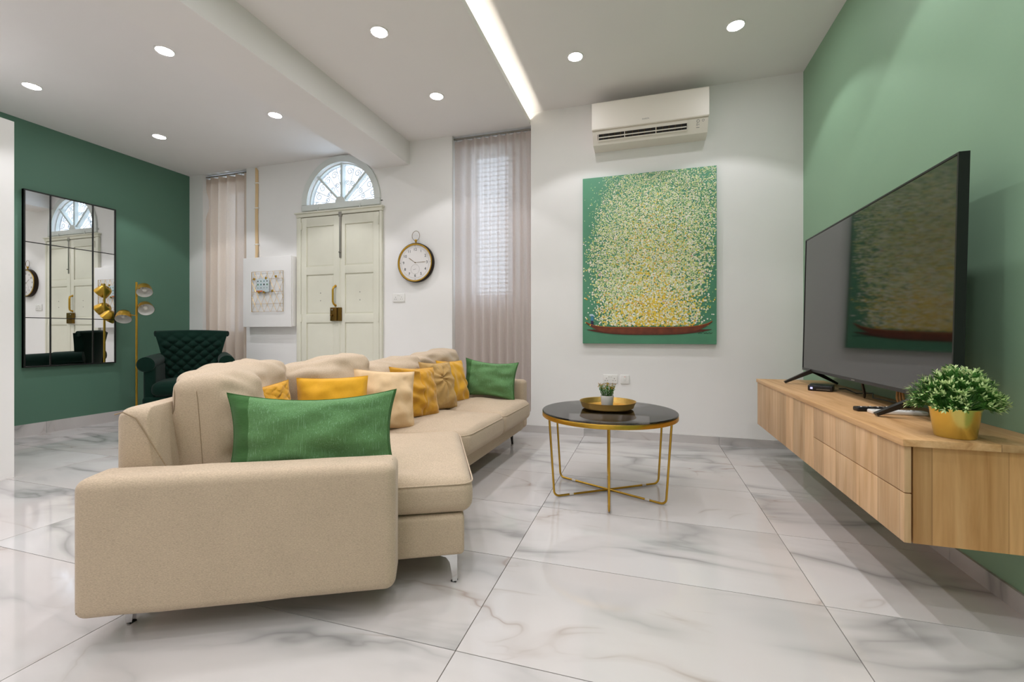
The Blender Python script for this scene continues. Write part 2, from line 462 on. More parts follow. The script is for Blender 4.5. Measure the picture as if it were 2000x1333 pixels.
# floor slab (grout bed) and the tiles on it
fl = MB().box(XL - 0.2, XR + 0.2, YR - 0.2, YB + 0.3, -0.12, -0.006).build('floor', M['grout'])
struct(fl, 'polished white marble-look tile floor with grey veins', 'floor')
tile_me = {}
def tile(x0, x1, y0, y1):
    g = 0.0016
    key = (round(x1 - x0, 3), round(y1 - y0, 3))
    if key not in tile_me:
        w, d = (x1 - x0) / 2 - g, (y1 - y0) / 2 - g
        b = 0.00002
        vs = [(-w, -d, -0.006), (w, -d, -0.006), (w, d, -0.006), (-w, d, -0.006),
              (-w, -d, -b), (w, -d, -b), (w, d, -b), (-w, d, -b),
              (-w + b, -d + b, 0), (w - b, -d + b, 0), (w - b, d - b, 0), (-w + b, d - b, 0)]
        fs = [(0, 1, 5, 4), (1, 2, 6, 5), (2, 3, 7, 6), (3, 0, 4, 7), (4, 5, 9, 8), (5, 6, 10, 9), (6, 7, 11, 10), (7, 4, 8, 11), (8, 9, 10, 11)]
        me = bpy.data.meshes.new('tile'); me.from_pydata(vs, [], fs); me.materials.append(M['marble']); tile_me[key] = me
    o = bpy.data.objects.new('tile', tile_me[key]); sc.collection.objects.link(o)
    o.parent = fl
    o.location = Vector(((x0 + x1) / 2, (y0 + y1) / 2, 0)) - fl.location
xe = [XL, -5.372, -4.172, -2.972, -1.772, -0.572, 0.628, XR]
ye = []
y = 1.27 - 0.6 * 7
while y < YB - 0.05:
    ye.append(y); y += 0.6
ye = [YR] + [v for v in ye if v > YR + 0.02] + [YB]
if ye[-1] - ye[-2] < 0.1: ye.pop(-2)
for i in range(len(xe) - 1):
    for j in range(len(ye) - 1):
        tile(xe[i], xe[i + 1], ye[j], ye[j + 1])

# back wall with two curtain niches and the arched fanlight opening
wb_ = MB(); T = 0.30; ZT = 3.36
def wseg(x0, x1, z0, z1): wb_.box(x0, x1, YB, YB + T, z0, z1)
wseg(XL - 0.2, NICHE[0][0], -0.1, ZT)
wseg(NICHE[0][0], NICHE[0][1], -0.1, 0.2); wseg(NICHE[0][0], NICHE[0][1], NICHE[0][2], ZT)
wseg(NICHE[0][1], -3.95, -0.1, ZT)
wseg(-3.95, -2.826, -0.1, FANZ - 0.02); wb_.box(-3.95, -2.826, YB, YB + 0.11, FANZ - 0.03, FANZ)
wseg(-2.826, NICHE[1][0], -0.1, ZT)
wseg(NICHE[1][0], NICHE[1][1], -0.1, 0.2); wseg(NICHE[1][0], NICHE[1][1], NICHE[1][2], ZT)
wseg(NICHE[1][1], XR + 0.2, -0.1, ZT)
n = 48; inner = []; outer = []
for i in range(n + 1):
    a = PI * i / n
    c, s_ = math.cos(a), math.sin(a)
    inner.append((FANX + FANR * c, FANZ + FANR * s_))
    k = 1e9
    if c > 1e-6: k = min(k, (-2.826 - FANX) / c)
    if c < -1e-6: k = min(k, (-3.95 - FANX) / c)
    if s_ > 1e-6: k = min(k, (ZT - FANZ) / s_)
    outer.append((FANX + k * c, FANZ + k * s_))
vs = []
for (x, z) in inner: vs.append((x, YB, z))
for (x, z) in outer: vs.append((x, YB, z))
T2 = 0.11
for (x, z) in inner: vs.append((x, YB + T2, z))
for (x, z) in outer: vs.append((x, YB + T2, z))
K = n + 1; fs = []
for i in range(n):
    fs.append((i, i + 1, K + i + 1, K + i)); fs.append((i, 2 * K + i, 2 * K + i + 1, i + 1)); fs.append((2 * K + i, 3 * K + i, 3 * K + i + 1, 2 * K + i + 1))
wb_.add(vs, fs)
# niche backs around their small windows
WIN = [(-5.40, -5.04, 1.0, 2.9), (-1.82, -1.40, 1.40, 2.96)]
for (nx0, nx1, nz), (x0, x1, z0, z1) in zip(NICHE, WIN):
    yb0, yb1 = YB + T - 0.05, YB + T
    wb_.box(nx0, x0, yb0, yb1, 0.2, nz); wb_.box(x1, nx1, yb0, yb1, 0.2, nz)
    wb_.box(x0, x1, yb0, yb1, 0.2, z0); wb_.box(x0, x1, yb0, yb1, z1, nz)
struct(wb_.build('wall_back', M['white_wall']), 'white plastered wall with the double door, air conditioner and painting', 'wall')

struct(MB().box(XL - 0.2, XL, YR - 0.2, YB + T, -0.1, ZT).build('wall_left', M['green_shaded']), 'green wall, colour darkened for shade, carrying the tall gridded mirror', 'wall')
struct(MB().box(XR, XR + 0.2, YR - 0.2, YB + T, -0.1, ZT).build('wall_right', M['green_lit']), 'sage green wall, colour lightened as lit, behind the television and floating cabinet', 'wall')
struct(MB().box(XL, XR, YR - 0.2, YR, -0.1, ZT).build('wall_rear', M['white_wall']), 'plain white wall behind the camera', 'wall')
struct(MB().box(XL, -4.2, YR, 1.914, 0.0, 2.47).build('wall_partition', M['white_wall']), 'white partition block at the edge of the room, lower than the ceiling', 'wall')
struct(MB().box(XL, -2.93, YR, YB, ZL, ZT).build('ceiling', M['ceiling']), 'white ceiling beyond the beam with four lit spots', 'ceiling')
cm = MB().box(-2.487, -1.5, YR, YB, ZM, ZT)
cm.box(-1.5, -1.1281, YR, YB, ZM, ZM + 0.01)
struct(cm.build('ceiling', M['ceiling']), 'dropped white ceiling strip between the beam and the lit cove', 'ceiling')
struct(MB().box(-1.128, -1.115, YR, YB, ZM, ZM + 0.048).build('trim_1', M['ceiling']), 'white upstand lip along the edge of the lit cove', 'trim')
struct(MB().box(-1.5, XR, YR, YB, ZR, ZT).build('ceiling', M['ceiling']), 'raised white ceiling above the air conditioner and television', 'ceiling')
struct(MB().box(-2.93, -2.487, YR, YB, 2.855, ZT).build('beam', M['ceiling']), 'white boxed ceiling beam running to the door wall', 'beam')

# marble skirting, one piece per tile length
def skirt(name, label, pieces):
    r = empty(name, pieces[0][0], None, None); struct(r, label, 'baseboard')
    for (p0, p1, nrm, hgt) in [p[1:] for p in pieces]:
        p0 = Vector(p0); p1 = Vector(p1); d = (p1 - p0).normalized() * 0.001
        a, b = p0 + d, p1 - d; t = Vector(nrm) * 0.011
        b_ = MB(); q = [a, b, b + t, a + t]
        vs = [(p.x, p.y, 0.0) for p in q] + [(p.x, p.y, hgt) for p in q]
        b_.add(vs, [(3, 2, 1, 0), (4, 5, 6, 7), (0, 1, 5, 4), (1, 2, 6, 5), (2, 3, 7, 6), (3, 0, 4, 7)])
        b_.build('skirting_tile', M['marble'], r)
def along(edges, f): return [f(edges[i], edges[i + 1]) for i in range(len(edges) - 1)]
skirt('baseboard_back', 'grey marble skirting along the white door wall',
      along([XL + 0.012, -5.372, -4.172, -3.99], lambda a, b: ((a, YB, 0), (a, YB, 0), (b, YB, 0), (0, -1, 0), 0.072))
      + along([-2.815, -1.772, -0.572, 0.628, XR - 0.012], lambda a, b: ((a, YB, 0), (a, YB, 0), (b, YB, 0), (0, -1, 0), 0.072)))
skirt('baseboard_right', 'marble skirting below the sage green wall',
      along([YR, -2.4, -1.2, 0.0, 1.2, 2.4, 3.6, YB], lambda a, b: ((XR, a, 0), (XR, a, 0), (XR, b, 0), (-1, 0, 0), 0.072)))
skirt('baseboard_left', 'white marble skirting below the shade-darkened green wall',
      along([1.915, 2.85, 4.05, YB - 0.012], lambda a, b: ((XL, a, 0), (XL, a, 0), (XL, b, 0), (1, 0, 0), 0.115)))

# ------------------------------------------------------------------ ceiling spots and cove strip
def spot(x, y, z, label, gain=1.0):
    r = empty('ceiling_spotlight', (x, y, z), label, 'spotlight', 'recessed ceiling spots')
    MB().lathe((x, y, z), [(0.064, 0.0), (0.064, -0.004), (0.056, -0.006), (0.054, -0.002), (0.054, 0.0)], 32).build('trim_ring', M['white_plastic'], r)
    lens = MB(); lens.lathe((x, y, z), [(0.0005, -0.003), (0.054, -0.003)], 32); lens.build('lens', M['spot_lens'], r)
    ld = bpy.data.lights.new('spot_lamp', 'SPOT'); ld.energy = SPOT_W * gain; ld.color = SPOT_COL
    ld.spot_size = math.radians(106); ld.spot_blend = 0.2; ld.shadow_soft_size = 0.03
    lo = bpy.data.objects.new('spot_lamp', ld); sc.collection.objects.link(lo); lo.parent = r; lo.location = (0, 0, -0.012)
L_ = 'lit round ceiling spot '
spot(-4.90, 2.34, ZL, L_ + 'nearest the white partition, above the mirror side', 1.4)
spot(-3.36, 2.33, ZL, L_ + 'beside the beam, the nearer one of the two', 1.4)
spot(-4.88, 3.33, ZL, L_ + 'near the beige curtain and tall mirror', 1.4)
spot(-3.35, 3.32, ZL, L_ + 'beside the beam, close above the arched fanlight', 1.4)
spot(-1.78, 2.665, ZM, L_ + 'in the dropped strip, farther from the sheer curtain')
spot(-1.775, 3.535, ZM, L_ + 'in the dropped strip, close to the sheer curtain')
spot(-0.54, 3.525, ZR, L_ + 'between the lit cove and the air conditioner')
spot(0.622, 3.505, ZR, L_ + 'closest to the sage green wall')
for yy in (1.33, 0.33, -0.8, -2.0):  # from here on: unseen spots, added along the rows to light the room
    if yy < 1.0: pass
    spot(-3.36, yy, ZL, L_ + 'over the floor behind the sofa arm, added out of view to light the room')
for yy in (1.79, 0.92, 0.05, -1.2, -2.3): spot(-1.78, yy, ZM, L_ + 'in the dropped strip, added out of view to light the room')
for yy in (2.35, 1.2, 0.05, -1.2, -2.3):
    spot(-0.54, yy, ZR, L_ + 'in the raised ceiling, added out of view to light the room'); spot(0.622, yy, ZR, L_ + 'over the television side, added out of view to light the room')
spot(-4.9, 1.33, ZL, L_ + 'over the white partition, added out of view to light the room')
tag(MB().box(-1.206, -1.192, YR + 0.3, YB - 0.03, ZM + 0.0105, ZM + 0.014).build('led_strip', M['led']), 'warm lit LED strip hidden in the ceiling cove', 'strip light')

# ------------------------------------------------------------------ door and fanlight
d1 = empty('door_1', (FANX, YB, 0)); struct(d1, 'cream panelled double door with brass pull handle and lock', 'door')
DX0, DX1, DT = -3.987, -2.817, 2.41
MB().bbox(DX0, -3.925, YB - 0.035, YB, 0, 2.372, 0.006).build('door_frame', M['door'], d1)
MB().bbox(-2.851, DX1, YB - 0.035, YB, 0, 2.372, 0.006).build('door_frame', M['door'], d1)
hd = MB().bbox(DX0 - 0.005, DX1 + 0.005, YB - 0.04, YB, 2.374, 2.415, 0.006)
hd = hd.build('head_rail', M['door'], d1)
MB().bbox(DX0 - 0.02, DX1 + 0.02, YB - 0.055, YB, 2.412, 2.43, 0.006).build('cornice', M['door'], d1)
MB().box(-3.925, -2.851, YB - 0.004, YB, 0.0, 2.374).build('dark_gap', M['gap'], d1)
for side, (x0, x1) in enumerate(((-3.921, -3.387), (-3.381, -2.855))):
    lf = MB(); yf = YB - 0.03; st = 0.075
    lf.box(x0, x1, YB - 0.014, YB - 0.005, 0.012, 2.366)
    lf.bbox(x0, x0 + st, yf, YB - 0.012, 0.012, 2.366, 0.003); lf.bbox(x1 - st, x1, yf, YB - 0.012, 0.012, 2.366, 0.003)
    rails = [(0.012, 0.2), (1.122, 1.222), (1.686, 1.78), (2.255, 2.366)]
    for (a, b) in rails: lf.bbox(x0 + st - 0.002, x1 - st + 0.002, yf + 0.0005, YB - 0.012, a, b, 0.003)
    leaf = lf.build('door_leaf', M['door'], d1)
    for (a, b) in ((0.2, 1.122), (1.222, 1.686), (1.78, 2.255)):
        pn = MB(); i0, i1 = x0 + st + 0.02, x1 - st - 0.02
        pn.add([(x0 + st, YB - 0.016, a), (x1 - st, YB - 0.016, a), (x1 - st, YB - 0.016, b), (x0 + st, YB - 0.016, b),
                (i0, YB - 0.021, a + 0.02), (i1, YB - 0.021, a + 0.02), (i1, YB - 0.021, b - 0.02), (i0, YB - 0.021, b - 0.02)],
               [(0, 1, 5, 4), (1, 2, 6, 5), (2, 3, 7, 6), (3, 0, 4, 7), (4, 5, 6, 7)])
        pn.build('panel', M['door'], leaf)
    xh = x0 + 0.004 if side == 0 else x1 - 0.004
    for zh in (0.35, 1.18, 2.27): MB().lathe((xh, YB - 0.034, zh), [(0.008, -0.045), (0.008, 0.045)], 10, cap=True).build('hinge', M['door'], leaf)
    for q in ((0.27, 1.47), (0.27, 1.38)):
        MB().lathe((x0 + q[0], YB - 0.022, q[1]), [(0.006, 0), (0.004, 0.004)], 8, axis=(0, -1, 0), cap=True).build('screw_plug', M['grey_ink'], leaf)
MB().bbox(-3.392, -3.372, YB - 0.036, YB - 0.028, 0.012, 2.366, 0.003).build('meeting_bead', M['door'], d1)
hn = MB().tube([(-3.435, YB - 0.03, 1.545), (-3.435, YB - 0.062, 1.53), (-3.44, YB - 0.07, 1.50), (-3.44, YB - 0.07, 1.36), (-3.435, YB - 0.062, 1.335), (-3.435, YB - 0.03, 1.32)], 0.011, 10)
hn.lathe((-3.435, YB - 0.029, 1.545), [(0.017, 0), (0.014, 0.006)], 14, axis=(0, -1, 0), cap=True).lathe((-3.435, YB - 0.029, 1.32), [(0.017, 0), (0.014, 0.006)], 14, axis=(0, -1, 0), cap=True)
hn.build('pull_handle', M['gold'], d1)
lk = MB().bbox(-3.485, -3.395, YB - 0.062, YB - 0.028, 1.14, 1.295, 0.004).build('lock_case', M['gold_dark'], d1)
MB().lathe((-3.455, YB - 0.062, 1.205), [(0.014, 0), (0.014, 0.02), (0.010, 0.024)], 16, axis=(0, -1, 0), cap=True).build('knob', M['gold_dark'], lk)
MB().bbox(-3.462, -3.446, YB - 0.07, YB - 0.06, 1.262, 1.278, 0.003).build('latch', M['chrome'], lk)
MB().bbox(-3.39, -3.345, YB - 0.056, YB - 0.028, 1.14, 1.295, 0.004).build('lock_keep', M['gold_dark'], d1)
bl = MB().bbox(-3.376, -3.352, YB - 0.042, YB - 0.03, 1.87, 2.40, 0.003).build('top_bolt', M['grey_metal'], d1)
MB().lathe((-3.364, YB - 0.04, 1.93), [(0.008, 0), (0.008, 0.02)], 10, axis=(0, -1, 0), cap=True).build('bolt_knob', M['grey_metal'], bl)
MB().bbox(-3.386, -3.342, YB - 0.044, YB - 0.028, 2.345, 2.40, 0.003).build('bolt_guide', M['grey_metal'], bl)

w1 = empty('window_1', (FANX, YB, FANZ)); struct(w1, 'arched fanlight window with scroll ironwork above the double door', 'window')
def ring(r0, r1, y0, y1, n=48, cx=FANX, cz=FANZ):
    b = MB(); vs = []
    for i in range(n + 1):
        a = PI * i / n
        for (r, yy) in ((r0, y0), (r1, y0), (r1, y1), (r0, y1)): vs.append((cx + r * math.cos(a), yy, cz + r * math.sin(a)))
    fs = []
    for i in range(n):
        for k in range(4): fs.append((4 * i + k, 4 * i + (k + 1) % 4, 4 * i + 4 + (k + 1) % 4, 4 * i + 4 + k))
    fs += [(3, 2, 1, 0), (4 * n, 4 * n + 1, 4 * n + 2, 4 * n + 3)]
    return b.add(vs, fs)
ring(0.463, 0.536, YB - 0.022, YB + 0.03).build('arch_frame', M['fan_frame'], w1)
ring(0.450, 0.4625, YB + 0.03, YB + 0.06).build('glazing_bead', M['fan_frame'], w1)
MB().bbox(FANX - 0.536, FANX + 0.536, YB - 0.022, YB + 0.07, FANZ - 0.07, FANZ - 0.001, 0.004).build('bottom_rail', M['fan_frame'], w1)
hb = ring(0.0, 0.068, YB - 0.012, YB + 0.06, 20); hb.build('hub', M['fan_frame'], w1)
for deg in (45, 90, 135):
    a = math.radians(deg); dr = Vector((math.cos(a), 0, math.sin(a))); sd = Vector((-math.sin(a), 0, math.cos(a)))
    p0 = Vector((FANX, 0, FANZ)) + dr * 0.06; p1 = Vector((FANX, 0, FANZ)) + dr * 0.462
    b = MB()
    for (hw, ya, yb_) in ((0.013, YB + 0.012, YB + 0.06), (0.005, YB + 0.004, YB + 0.014)):
        q = [p0 + sd * hw, p1 + sd * hw, p1 - sd * hw, p0 - sd * hw]
        vs = [(p.x, ya, p.z) for p in q] + [(p.x, yb_, p.z) for p in q]
        b.add(vs, [(0, 1, 2, 3), (7, 6, 5, 4), (0, 4, 5, 1), (1, 5, 6, 2), (2, 6, 7, 3), (3, 7, 4, 0)])
    b.build('glazing_bar', M['fan_frame'], w1)
for k in range(4):
    a0, a1 = PI / 4 * k, PI / 4 * (k + 1); b = MB()
    vs = [(FANX, YB + 0.045, FANZ)] + arc(FANX, FANZ, 0.458, a0, a1, 12, YB + 0.045)
    b.add(vs, [(0, i + 1, i + 2) for i in range(12)]); b.build('pane', M['pane'], w1)
iw = MB()
iw.tube(arc(FANX, FANZ, 0.455, 0, PI, 40, YB + 0.085), 0.006, 6); iw = iw.build('ironwork', M['iron'], w1)
for k in range(11):
    a = PI * (k + 0.5) / 11
    dr = Vector((math.cos(a), 0, math.sin(a))); o0 = Vector((FANX, YB + 0.085, FANZ))
    MB().tube([o0 + dr * 0.08, o0 + dr * 0.45], 0.0058, 6).build('iron_bar', M['iron'], iw)
    for (rc, rad, sg) in ((0.385, 0.046, 1), (0.25, 0.032, -1)):
        sd = Vector((-math.sin(a), 0, math.cos(a)))
        c = o0 + dr * rc + sd * rad * sg * 0.95
        pts = []
        for i in range(26):
            th = i / 25 * 2.9 * PI; rr = rad * (1 - 0.78 * i / 25)
            pts.append(c + (-sd * sg) * rr * math.cos(th) + dr * rr * math.sin(th))
        MB().tube(pts, 0.0068, 5).build('scroll', M['iron'], iw)
for (xx, zz) in ((FANX - 0.3, FANZ - 0.07), (FANX + 0.28, FANZ - 0.07)):
    MB().bbox(xx - 0.006, xx + 0.006, YB - 0.03, YB - 0.02, zz - 0.025, zz + 0.03, 0.002).build('turn_button', M['fan_frame'], w1)

# windows behind the curtains
for i, (x0, x1, z0, z1) in enumerate(WIN):
    w = empty('window_%d' % (i + 2), ((x0 + x1) / 2, YB + T, z0))
    struct(w, ('tall window hidden behind the beige drape', 'louvred shutter window glowing through the sheer curtain')[i], 'window')
    f = 0.022
    for (a, b, c, d) in ((x0, x0 + f, z0, z1), (x1 - f, x1, z0, z1), (x0, x1, z0, z0 + f), (x0, x1, z1 - f, z1)):
        MB().bbox(a, b, YB + T - 0.06, YB + T - 0.01, c, d, 0.003).build('window_frame', M['fan_frame'], w)
    MB().box(x0 + f, x1 - f, YB + T - 0.03, YB + T - 0.028, z0 + f, z1 - f).build('pane', M['pane'], w)
    if i == 1:
        z = z0 + 0.05
        while z < z1 - 0.04:
            b = MB(); ya, yb_ = YB + T + 0.005, YB + T + 0.04
            b.add([(x0, ya, z - 0.012), (x1, ya, z - 0.012), (x1, yb_, z + 0.012), (x0, yb_, z + 0.012), (x0, ya, z - 0.007), (x1, ya, z - 0.007), (x1, yb_, z + 0.017), (x0, yb_, z + 0.017)],
                  [(3, 2, 1, 0), (4, 5, 6, 7), (0, 1, 5, 4), (1, 2, 6, 5), (2, 3, 7, 6), (3, 0, 4, 7)])
            b.build('slat', M['fan_frame'], w); z += 0.05

# ------------------------------------------------------------------ sectional sofa (angled chaise unit + straight run)
AV = Vector((0.8877, 0.4604)); BV = Vector((-0.4604, 0.8877))
def ab(a, b): p = AV * a + BV * b; return (p.x, p.y)
def abq(a0, a1, b0, b1): return [ab(a0, b0), ab(a1, b0), ab(a1, b1), ab(a0, b1)]
sofa = empty('sectional_sofa', (-1.4, 2.0, 0), 'beige fabric sectional sofa with an angled chaise and loose back cushions', 'sofa')

def nz3(P, s, seed=0): return noise.noise(Vector((P.x * s + seed, P.y * s + seed * 1.7, P.z * s - seed)))
def soft(seed, top=0.03, side=0.012, wr=0.006, ws=5.0):
    def fn(P, u, v, w):
        P = P.copy()
        if w > 0: P.z += top * (1 - u * u) * (1 - v * v) * w
        P.z += wr * nz3(P, ws, seed) * (0.3 + 0.7 * max(w, 0))
        k = side * (1 - w * w)
        P.x += k * u * 0.7; P.y += k * v * 0.7
        return P
    return fn

def seam_loop(q, z, inset, r, parent, fn=None, name='seam', m=None, sides=(0, 1, 2, 3), rad=0.035):
    """piping along the outline of a quad (rounded corners) at height z"""
    q = [Vector((p[0], p[1])) for p in q]; c = (q[0] + q[1] + q[2] + q[3]) / 4
    q = [p + (c - p).normalized() * inset for p in q]
    pts = []
    for i in range(4):
        p, a, b = q[i], q[i - 1], q[(i + 1) % 4]
        e0 = p + (a - p).normalized() * rad; e1 = p + (b - p).normalized() * rad
        for t in (0, 0.25, 0.5, 0.75, 1): pts.append((e0 * (1 - t) ** 2 + p * 2 * t * (1 - t) + e1 * t * t))
    MB().tube([(p.x, p.y, z) for p in pts], r, 6, closed=True).build(name, m or M['sofa'], parent)

def arm_fn(P, u, v, w):
    P = P.copy(); P.z += 0.004 * nz3(P, 6, 3)
    return P
qa = abq(-1.105, -0.122, 1.59, 1.757)
arm = MB().rbox(qa, 0.092, 0.538, 0.036, seg=4, inner=8, fn=arm_fn).build('armrest', M['sofa'], sofa)
hem = MB(); hem.tube([(*ab(-1.09, 1.5965), 0.122), (*ab(-0.6, 1.5955), 0.122), (*ab(-0.15, 1.5965), 0.122)], 0.0022, 6); hem.build('seam', M['sofa_dark'], arm)
sm = MB(); sm.tube([(*ab(-0.1285, 1.625), 0.13), (*ab(-0.1275, 1.625), 0.47), (*ab(-0.132, 1.655), 0.515), (*ab(-0.14, 1.68), 0.532)], 0.0025, 6); sm.build('seam', M['sofa'], arm)

MB().rbox(abq(-1.0, 0.133, 1.757, 2.60), 0.113, 0.275, 0.018, inner=4).build('base', M['sofa'], sofa)
qs = abq(-0.90, 0.165, 1.762, 2.64)
cs = MB().rbox(qs, 0.272, 0.425, 0.05, seg=4, inner=14, fn=soft(2, 0.03, 0.012, 0.012, 6)).build('seat_cushion', M['sofa'], sofa)
seam_loop(qs, 0.398, -0.006, 0.0032, cs, rad=0.06)

def backframe(P, u, v, w):           # inner face slopes back towards the top
    P = P.copy()
    if u > 0:
        k = (w + 1) / 2 * 0.085 * u
        P.x -= AV.x * k; P.y -= AV.y * k
    return P
bf = MB().rbox(abq(-1.0945, -0.90, 1.762, 2.62), 0.12, 0.735, 0.045, seg=4, inner=6, fn=backframe).build('back_frame', M['sofa'], sofa)
pts = [(*ab(-1.085, 1.7605), 0.715), (*ab(-1.06, 1.7605), 0.722), (*ab(-1.02, 1.7605), 0.70), (*ab(-0.965, 1.7605), 0.60), (*ab(-0.90, 1.7605), 0.48)]
MB().tube(pts, 0.0025, 6).build('seam', M['sofa_dark'], bf)

def back_cushion(q, z0, z1, seed, lean, normal, droop=0.0, skew=0.0):
    nv = Vector((normal[0], normal[1]))
    def fn(P, u, v, w):
        P = P.copy(); h = (w + 1) / 2
        P.x -= nv.x * lean * h; P.y -= nv.y * lean * h
        # plump belly and drooping top
        bul = 0.05 * (1 - v * v) * (1 - w * w)
        P.x += nv.x * bul * u; P.y += nv.y * bul * u
        if w > 0:
            P.z += 0.012 * (1 - v * v) * (1 - 0.4 * u * u) * w - droop * w * (v * 0.5 + 0.5) + skew * v * w
        d = nz3(P, 4.0, seed) * 0.036 + nz3(P, 9.0, seed + 5) * 0.022 + nz3(Vector((P.x * 0.6, P.y * 0.6, P.z * 2.2)), 9.0, seed + 2) * 0.012
        # drag folds
        d += 0.014 * math.sin((P.z * 1.3 + P.y * 0.9 - P.x * 0.9) * 34 + 3 * nz3(P, 3, seed)) * max(0, w) * (0.4 + 0.6 * nz3(P, 5, seed + 9))
        P.x += nv.x * d * u; P.y += nv.y * d * u; P.z += 0.5 * d * max(w, 0)
        return P
    b = MB().rbox(q, z0, z1, 0.055, seg=4, inner=26, fn=fn)
    o = b.build('back_cushion', M['sofa'], sofa)
    # piping round both end gussets
    qv = [Vector((p[0], p[1])) for p in q]
    for vv in (-1,):
        for uu in (-0.8, 0.05):
            pts = []
            for i in range(17):
                w = -0.95 + 1.9 * i / 16
                a = (uu + 1) / 2; e = vv * (1 - 0.04 * abs(uu) ** 2)
                inset = 1.0 if abs(w) < 0.75 else 1 - 0.16 * ((abs(w) - 0.75) / 0.25) ** 2
                bb = (e * inset + 1) / 2
                p = (qv[0] * (1 - a) + qv[1] * a) * (1 - bb) + (qv[3] * (1 - a) + qv[2] * a) * bb
                P = fn(Vector((p.x, p.y, z0 + (w + 1) / 2 * (z1 - z0))), uu, e * inset, w); pts.append(P)
            MB().tube(pts, 0.0016, 5).build('seam', M['sofa_dark'], o)
    return o
back_cushion(abq(-0.985, -0.755, 1.895, 2.61), 0.43, 0.845, 11, 0.03, AV, 0.0, 0.012)

# straight run
MB().rbox([(-2.08, 1.95), (-1.10, 2.44), (-1.055, 3.82), (-1.95, 3.85)], 0.13, 0.262, 0.018, inner=4).build('base', M['sofa'], sofa)
for q, sd_ in (([(-1.88, 2.07), (-1.035, 2.475), (-1.008, 3.10), (-1.78, 3.12)], 4), ([(-1.78, 3.13), (-1.008, 3.11), (-0.985, 3.79), (-1.75, 3.80)], 6)):
    s_ = MB().rbox(q, 0.235, 0.405, 0.05, seg=4, inner=14, fn=soft(sd_, 0.03, 0.014, 0.010, 6)).build('seat_cushion', M['sofa'], sofa)
    seam_loop(q, 0.375, -0.006, 0.0032, s_, rad=0.06)
MB().rbox([(-2.12, 1.90), (-1.90, 2.01), (-1.85, 3.84), (-2.02, 3.86)], 0.13, 0.70, 0.045, seg=3, inner=4).build('back_frame', M['sofa'], sofa)
EX = Vector((0.99, 0.06)).normalized()
back_cushion([(-2.04, 1.93), (-1.80, 2.00), (-1.66, 2.46), (-1.90, 2.47)], 0.40, 0.832, 21, 0.03, (0.97, -0.2), 0.0, 0.035)
back_cushion([(-1.93, 2.49), (-1.68, 2.48), (-1.64, 3.08), (-1.89, 3.08)], 0.40, 0.80, 33, 0.03, EX, 0.0, 0.03)
back_cushion([(-1.90, 3.10), (-1.65, 3.10), (-1.61, 3.72), (-1.86, 3.72)], 0.40, 0.83, 45, 0.03, EX, 0.0, 0.015)
MB().rbox([(-2.0, 3.83), (-1.055, 3.81), (-1.04, 3.93), (-2.0, 3.96)], 0.13, 0.575, 0.04, seg=3, inner=4, fn=arm_fn).build('armrest', M['sofa'], sofa)
def flared_leg(x, y, dx, dy, h=0.115):
    b = MB(); prof = [(h, 0.075), (h * 0.9, 0.045), (h * 0.72, 0.03), (h * 0.3, 0.022), (0.004, 0.019)]
    vs = []; px, py = -dy, dx
    for (z, wdt) in prof:
        for (s, t) in ((0, -0.012), (wdt, -0.012), (wdt, 0.012), (0, 0.012)):
            vs.append((x - dx * s + px * t, y - dy * s + py * t, z))
    fs = []
    for i in range(len(prof) - 1):
        for k in range(4): fs.append((4 * i + k, 4 * i + (k + 1) % 4, 4 * i + 4 + (k + 1) % 4, 4 * i + 4 + k))
    fs += [(0, 1, 2, 3), tuple(range(4 * len(prof) - 1, 4 * len(prof) - 5, -1))]
    b.add(vs, fs); lg = b.build('leg', M['chrome'], sofa)
    MB().bbox(x - dx * 0.011 - 0.011, x - dx * 0.011 + 0.011, y - dy * 0.011 - 0.011, y - dy * 0.011 + 0.011, 0, 0.005, 0.001).build('foot_pad', M['black_plastic'], lg)
p = ab(0.105, 1.785); flared_leg(p[0], p[1], AV.x, AV.y)
p = ab(-1.03, 1.735); flared_leg(p[0], p[1], -AV.x, -AV.y, 0.105)
p = ab(0.105, 2.45); flared_leg(p[0], p[1], AV.x, AV.y)
p = ab(-1.0, 2.45); flared_leg(p[0], p[1], -AV.x, -AV.y)
for (x, y) in ((-1.165, 3.80), (-1.93, 3.78)):
    MB().tube([(x, y, 0.135), (x + (0.012 if x > -1.5 else -0.012), y, 0.0)], [0.017, 0.009], 12).build('leg', M['black_metal'], sofa)

